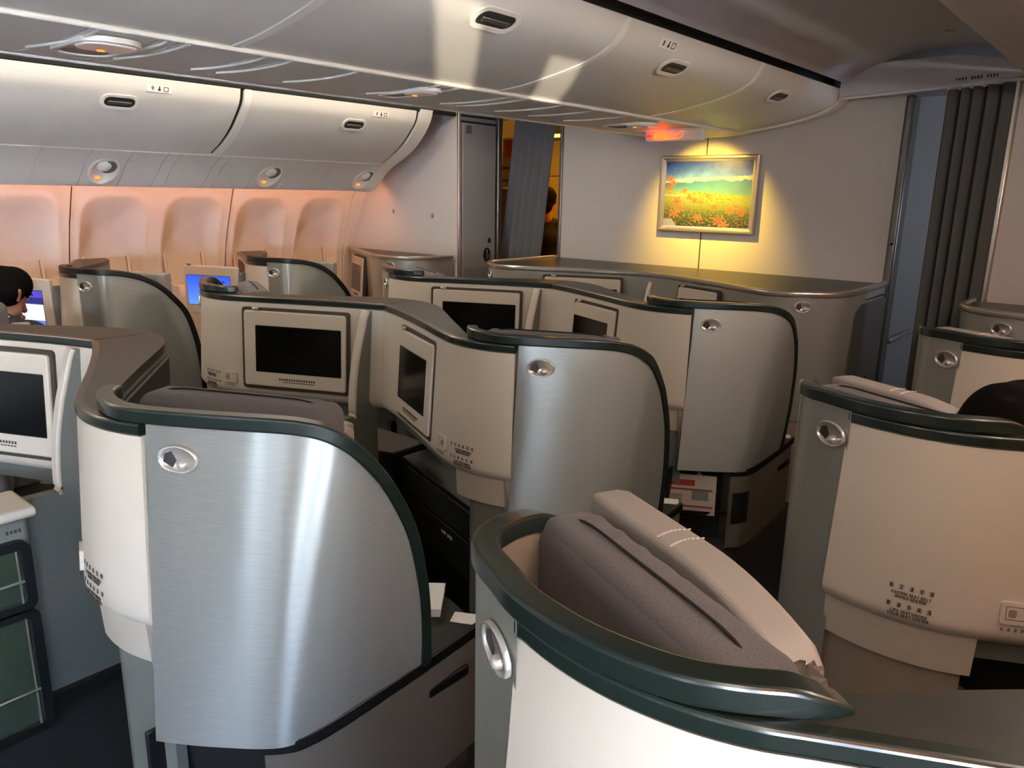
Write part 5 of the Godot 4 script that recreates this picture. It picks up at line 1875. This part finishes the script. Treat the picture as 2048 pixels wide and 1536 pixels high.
func people():
	# man in the left window seat, seen from behind, leaning forward to his screen
	var t := thing("person", "man in a dark jacket with short black hair, seen from behind at the left edge", "person", Vector3(-1.745, 0, -1.17))
	var fwd := Vector3(-0.45, 0, -0.89)
	var rt := Vector3(0.89, 0, -0.45)
	var hip := fwd * -0.28 + Vector3(0, 0.53, 0)
	var chest := fwd * -0.12 + Vector3(0, 0.80, 0)
	var neck := fwd * -0.035 + Vector3(0, 0.94, 0)
	var bones := [[hip + rt * 0.07, hip - rt * 0.07, 0.13, 0.13], [hip, chest, 0.14, 0.13], [chest + rt * 0.10, chest - rt * 0.10, 0.105, 0.105], [neck + rt * 0.15 - Vector3(0, 0.055, 0), neck - rt * 0.15 - Vector3(0, 0.055, 0), 0.065, 0.065], [chest, neck, 0.12, 0.065]]
	var legs := []
	for s in [-1.0, 1.0]:
		var sh: Vector3 = neck + rt * 0.19 * s - Vector3(0, 0.075, 0)
		var el: Vector3 = sh + fwd * 0.16 + rt * 0.03 * s + Vector3(0, -0.22, 0)
		var wr: Vector3 = el + fwd * 0.20 - rt * 0.06 * s + Vector3(0, 0.02, 0)
		bones.append([sh, el, 0.058, 0.046]); bones.append([el, wr, 0.046, 0.034])
		var kn: Vector3 = hip + fwd * 0.44 + rt * 0.10 * s + Vector3(0, -0.02, 0)
		bones.append([hip + rt * 0.09 * s, kn, 0.085, 0.062])
		bones.append([kn, kn + fwd * 0.05 + Vector3(0, -0.43, 0), 0.058, 0.042])
		bones.append([kn + fwd * 0.05 + Vector3(0, -0.455, 0), kn + fwd * 0.20 + Vector3(0, -0.465, 0), 0.042, 0.034])
		legs.append([wr, s])
	var m := MB.new()
	skin(m, bones, 0.014, 0.05)
	put("jacket_and_trousers", m, M.suit, t)
	var hb := Basis(rt, Vector3.UP, -fwd)
	hb = Basis(rt.normalized(), -0.45) * hb
	var hc := Vector3(0, 1.055, 0)
	m = MB.new()
	skin(m, head_bones(hc, hb, 1.18), 0.006, 0.025)
	var hd := put("head", m, M.skin, t)
	m = MB.new()
	var q := func(x, y, z): return hc + hb * (Vector3(x, y, z) * 1.18)
	skin(m, [[q.call(0, 0.03, 0.024), q.call(0, 0.05, -0.02), 0.094, 0.086], [q.call(0, -0.02, 0.045), q.call(0, -0.04, 0.050), 0.074, 0.058], [q.call(-0.045, -0.0, 0.025), q.call(0.045, 0.0, 0.025), 0.052, 0.052]], 0.006, 0.03)
	put("hair", m, M.hair, hd)
	face(hd, hc, hb, 1.18)
	m = MB.new()
	var ring := PackedVector3Array()
	for i in 17:
		var a := TAU * i / 16.0
		ring.append(neck + Vector3(0, 0.018, 0) + rt * cos(a) * 0.066 + fwd * sin(a) * 0.062 + Vector3(0, 0.014 * -sin(a), 0))
	m.tube(ring, 0.007, 8)
	put("collar", m, M.white, t)
	for w in legs:
		m = MB.new()
		skin(m, hand_bones(w[0], Basis(rt * -w[1], Vector3.UP if w[1] < 0 else Vector3.DOWN, -fwd)), 0.005, 0.01)
		put("hand", m, M.skin, t)
	# passenger in the right window seat: only dark hair shows over the rim
	t = thing("person", "seated person whose black hair rises behind the right-hand shell", "person", Vector3(2.17, 0, -1.93))
	fwd = Vector3(0.45, 0, -0.89)
	rt = Vector3(0.89, 0, 0.45)
	hip = fwd * 0.06 + Vector3(0, 0.53, 0)
	chest = fwd * 0.02 + Vector3(0, 0.78, 0)
	neck = Vector3(0, 0.90, 0)
	bones = [[hip + rt * 0.06, hip - rt * 0.06, 0.12, 0.12], [hip, chest, 0.13, 0.12], [chest + rt * 0.08, chest - rt * 0.08, 0.10, 0.10], [neck + rt * 0.12 - Vector3(0, 0.06, 0), neck - rt * 0.12 - Vector3(0, 0.06, 0), 0.06, 0.06], [chest, neck, 0.11, 0.055]]
	legs = []
	for s in [-1.0, 1.0]:
		var sh: Vector3 = neck + rt * 0.15 * s - Vector3(0, 0.07, 0)
		var el: Vector3 = sh + fwd * 0.08 + rt * 0.02 * s + Vector3(0, -0.24, 0)
		var wr: Vector3 = el + fwd * 0.20 - rt * 0.07 * s + Vector3(0, -0.02, 0)
		bones.append([sh, el, 0.05, 0.04]); bones.append([el, wr, 0.04, 0.03])
		var kn: Vector3 = hip + fwd * 0.42 + rt * 0.08 * s
		bones.append([hip + rt * 0.07 * s, kn, 0.08, 0.058])
		bones.append([kn, kn + Vector3(0, -0.43, 0), 0.055, 0.04])
		bones.append([kn + Vector3(0, -0.47, 0), kn + fwd * 0.14 + Vector3(0, -0.48, 0), 0.04, 0.032])
		legs.append([wr, s])
	m = MB.new()
	skin(m, bones, 0.016, 0.05)
	put("clothes", m, M.black_cloth, t)
	hc = Vector3(0, 1.06, 0)
	hb = Basis(rt, Vector3.UP, -fwd)
	m = MB.new()
	skin(m, head_bones(hc, hb, 1.0), 0.006, 0.025)
	hd = put("head", m, M.skin, t)
	face(hd, hc, hb, 1.0)
	m = MB.new()
	var q2 := func(x, y, z): return hc + hb * Vector3(x, y, z)
	skin(m, [[q2.call(0, 0.02, 0.03), q2.call(0, 0.03, -0.01), 0.102, 0.092], [q2.call(0, -0.02, 0.05), q2.call(0, -0.14, 0.06), 0.09, 0.07], [q2.call(-0.06, 0.0, 0.02), q2.call(-0.075, -0.12, 0.03), 0.055, 0.05], [q2.call(0.06, 0.0, 0.02), q2.call(0.075, -0.12, 0.03), 0.055, 0.05]], 0.006, 0.03)
	put("hair", m, M.hair, hd)
	for w in legs:
		m = MB.new()
		skin(m, hand_bones(w[0], Basis(rt * -w[1], Vector3.UP if w[1] < 0 else Vector3.DOWN, -fwd)), 0.005, 0.01)
		put("hand", m, M.skin, t)
	# cabin attendant in the galley doorway, back turned
	t = thing("person", "dark-haired attendant in black standing in the yellow galley behind the left curtain", "person", Vector3(-2.02, 0, -5.6))
	fwd = Vector3(-0.6, 0, -0.8); rt = Vector3(0.8, 0, -0.6)
	hip = Vector3(0, 0.88, 0); chest = Vector3(0, 1.16, 0); neck = Vector3(0, 1.345, 0)
	bones = [[hip + rt * 0.07, hip - rt * 0.07, 0.12, 0.12], [hip, chest, 0.115, 0.12], [chest + rt * 0.07, chest - rt * 0.07, 0.10, 0.10], [neck + rt * 0.13 - Vector3(0, 0.055, 0), neck - rt * 0.13 - Vector3(0, 0.055, 0), 0.055, 0.055], [chest, neck, 0.11, 0.05]]
	legs = []
	for s in [-1.0, 1.0]:
		var sh: Vector3 = neck + rt * 0.16 * s - Vector3(0, 0.065, 0)
		var el: Vector3 = sh + rt * 0.06 * s + fwd * 0.02 + Vector3(0, -0.27, 0)
		var wr: Vector3 = el + fwd * 0.18 - rt * 0.04 * s + Vector3(0, -0.08, 0)
		bones.append([sh, el, 0.05, 0.04]); bones.append([el, wr, 0.04, 0.03])
		bones.append([hip + rt * 0.075 * s, hip + rt * 0.08 * s + Vector3(0, -0.42, 0), 0.085, 0.06])
		bones.append([hip + rt * 0.08 * s + Vector3(0, -0.42, 0), hip + rt * 0.08 * s + Vector3(0, -0.82, 0), 0.055, 0.036])
		bones.append([hip + rt * 0.08 * s + Vector3(0, -0.84, 0), hip + rt * 0.08 * s + fwd * 0.13 + Vector3(0, -0.85, 0), 0.036, 0.028])
		legs.append([wr, s])
	m = MB.new()
	skin(m, bones, 0.016, 0.05)
	put("uniform", m, M.black_cloth, t)
	hc = Vector3(0, 1.505, 0); hb = Basis(rt, Vector3.UP, -fwd)
	m = MB.new()
	skin(m, head_bones(hc, hb, 1.0), 0.006, 0.025)
	hd = put("head", m, M.skin, t)
	face(hd, hc, hb, 1.0)
	m = MB.new()
	var q3 := func(x, y, z): return hc + hb * Vector3(x, y, z)
	skin(m, [[q3.call(0, 0.03, 0.022), q3.call(0, 0.04, -0.02), 0.090, 0.084], [q3.call(0, -0.01, 0.05), q3.call(0, -0.05, 0.06), 0.068, 0.055], [q3.call(0, -0.06, 0.09), q3.call(0, -0.07, 0.09), 0.04, 0.04]], 0.006, 0.03)
	put("hair", m, M.hair, hd)
	for w in legs:
		m = MB.new()
		skin(m, hand_bones(w[0], Basis(rt * -w[1], Vector3.UP if w[1] < 0 else Vector3.DOWN, -fwd)), 0.005, 0.01)
		put("hand", m, M.skin, t)

# ------------------------------------------------------------------ loose things
func small_things():
	# magazines in the rack of the far centre shell
	var z := ZG + PITCH
	var nrm := Vector3(0.48, 0.18, 0.86)
	var t := thing("magazine", "red and white printed magazine in the rack of the far centre shell", "magazine", Vector3(0.965, 0.255, z + 0.0))
	var f := frame_at(Vector3(0, 0.065, 0), nrm)
	var m := MB.new()
	m.rbox(f.origin, Vector3(0.21, 0.17, 0.014), 0.003, f.basis)
	put("cover", m, M.paper, t)
	for i in 5:
		m = MB.new()
		m.rbox(f * Vector3([-0.04, 0.0, 0.03, -0.06, 0.04][i], [0.05, 0.022, -0.05, -0.02, 0.0][i], 0.0075), Vector3([0.11, 0.18, 0.13, 0.05, 0.07][i], [0.026, 0.008, 0.008, 0.04, 0.045][i], 0.001), 0.0003, f.basis)
		put("cover_print", m, [M.red_print, M.red_print, M.red_print, M.taupe, M.grey_panel][i], t)
	t = thing("leaflet", "blue-grey leaflet standing out of the magazine rack", "leaflet", Vector3(0.985, 0.30, z - 0.03))
	m = MB.new()
	m.extrude(v2([-0.05, 0.05, 0.08, 0.03, 0.0, 0.115]), frame_at(Vector3.ZERO, nrm), 0.0, 0.003)
	put("sheet", m, mat("leaflet", Color(0.55, 0.62, 0.68), 0.7), t)
	# book on the armrest of the near silver shell
	z = ZG + 3 * PITCH
	t = thing("book", "small pale book lying on the dark armrest of the near silver shell", "book", Vector3(0.945, 0.443, z - 0.675))
	m = MB.new()
	m.rbox(Vector3(0, 0.012, 0), Vector3(0.10, 0.022, 0.14), 0.002, Basis(Vector3.UP, 0.7))
	put("pages", m, M.paper, t)
	m = MB.new()
	m.rbox(Vector3(0, 0.025, 0), Vector3(0.103, 0.003, 0.143), 0.001, Basis(Vector3.UP, 0.7))
	put("cover", m, M.white, t)
	# crumpled tissue on the seat of the near silver shell
	t = thing("tissue", "crumpled white tissue by the storage nook of the near silver shell", "tissue", Vector3(0.70, 1.04, z - 0.11))
	m = MB.new()
	var rows := []
	for i in 7:
		var row := PackedVector3Array()
		for j in 10:
			var a := TAU * j / 10.0
			var r := 0.024 * sin(PI * i / 6.0) * rng.randf_range(0.7, 1.2)
			row.append(Vector3(cos(a) * r, 0.055 * i / 6.0, sin(a) * r))
		rows.append(row)
	m.grid(rows, -1, true)
	put("paper", m, M.white, t)
	# plastic-wrapped headset beside the nearest headrest
	t = thing("headset_bag", "clear plastic bag with a headset beside the nearest leather headrest", "bag", Vector3(2.135, 1.0, ZK + 3 * PITCH - 0.165))
	m = MB.new()
	rows = []
	for i in 9:
		var row := PackedVector3Array()
		for j in 14:
			var a := TAU * j / 14.0
			var th := PI * clampf(i / 8.0, 0.03, 0.97)
			var r := 0.026 * rng.randf_range(0.8, 1.2)
			row.append(Vector3(cos(a) * sin(th) * r, 0.03 - 1.3 * cos(th) * r, sin(a) * sin(th) * r))
		rows.append(row)
	m.grid(rows, -1, true)
	put("bag", m, mat("bag", Color(0.45, 0.42, 0.38), 0.15), t)
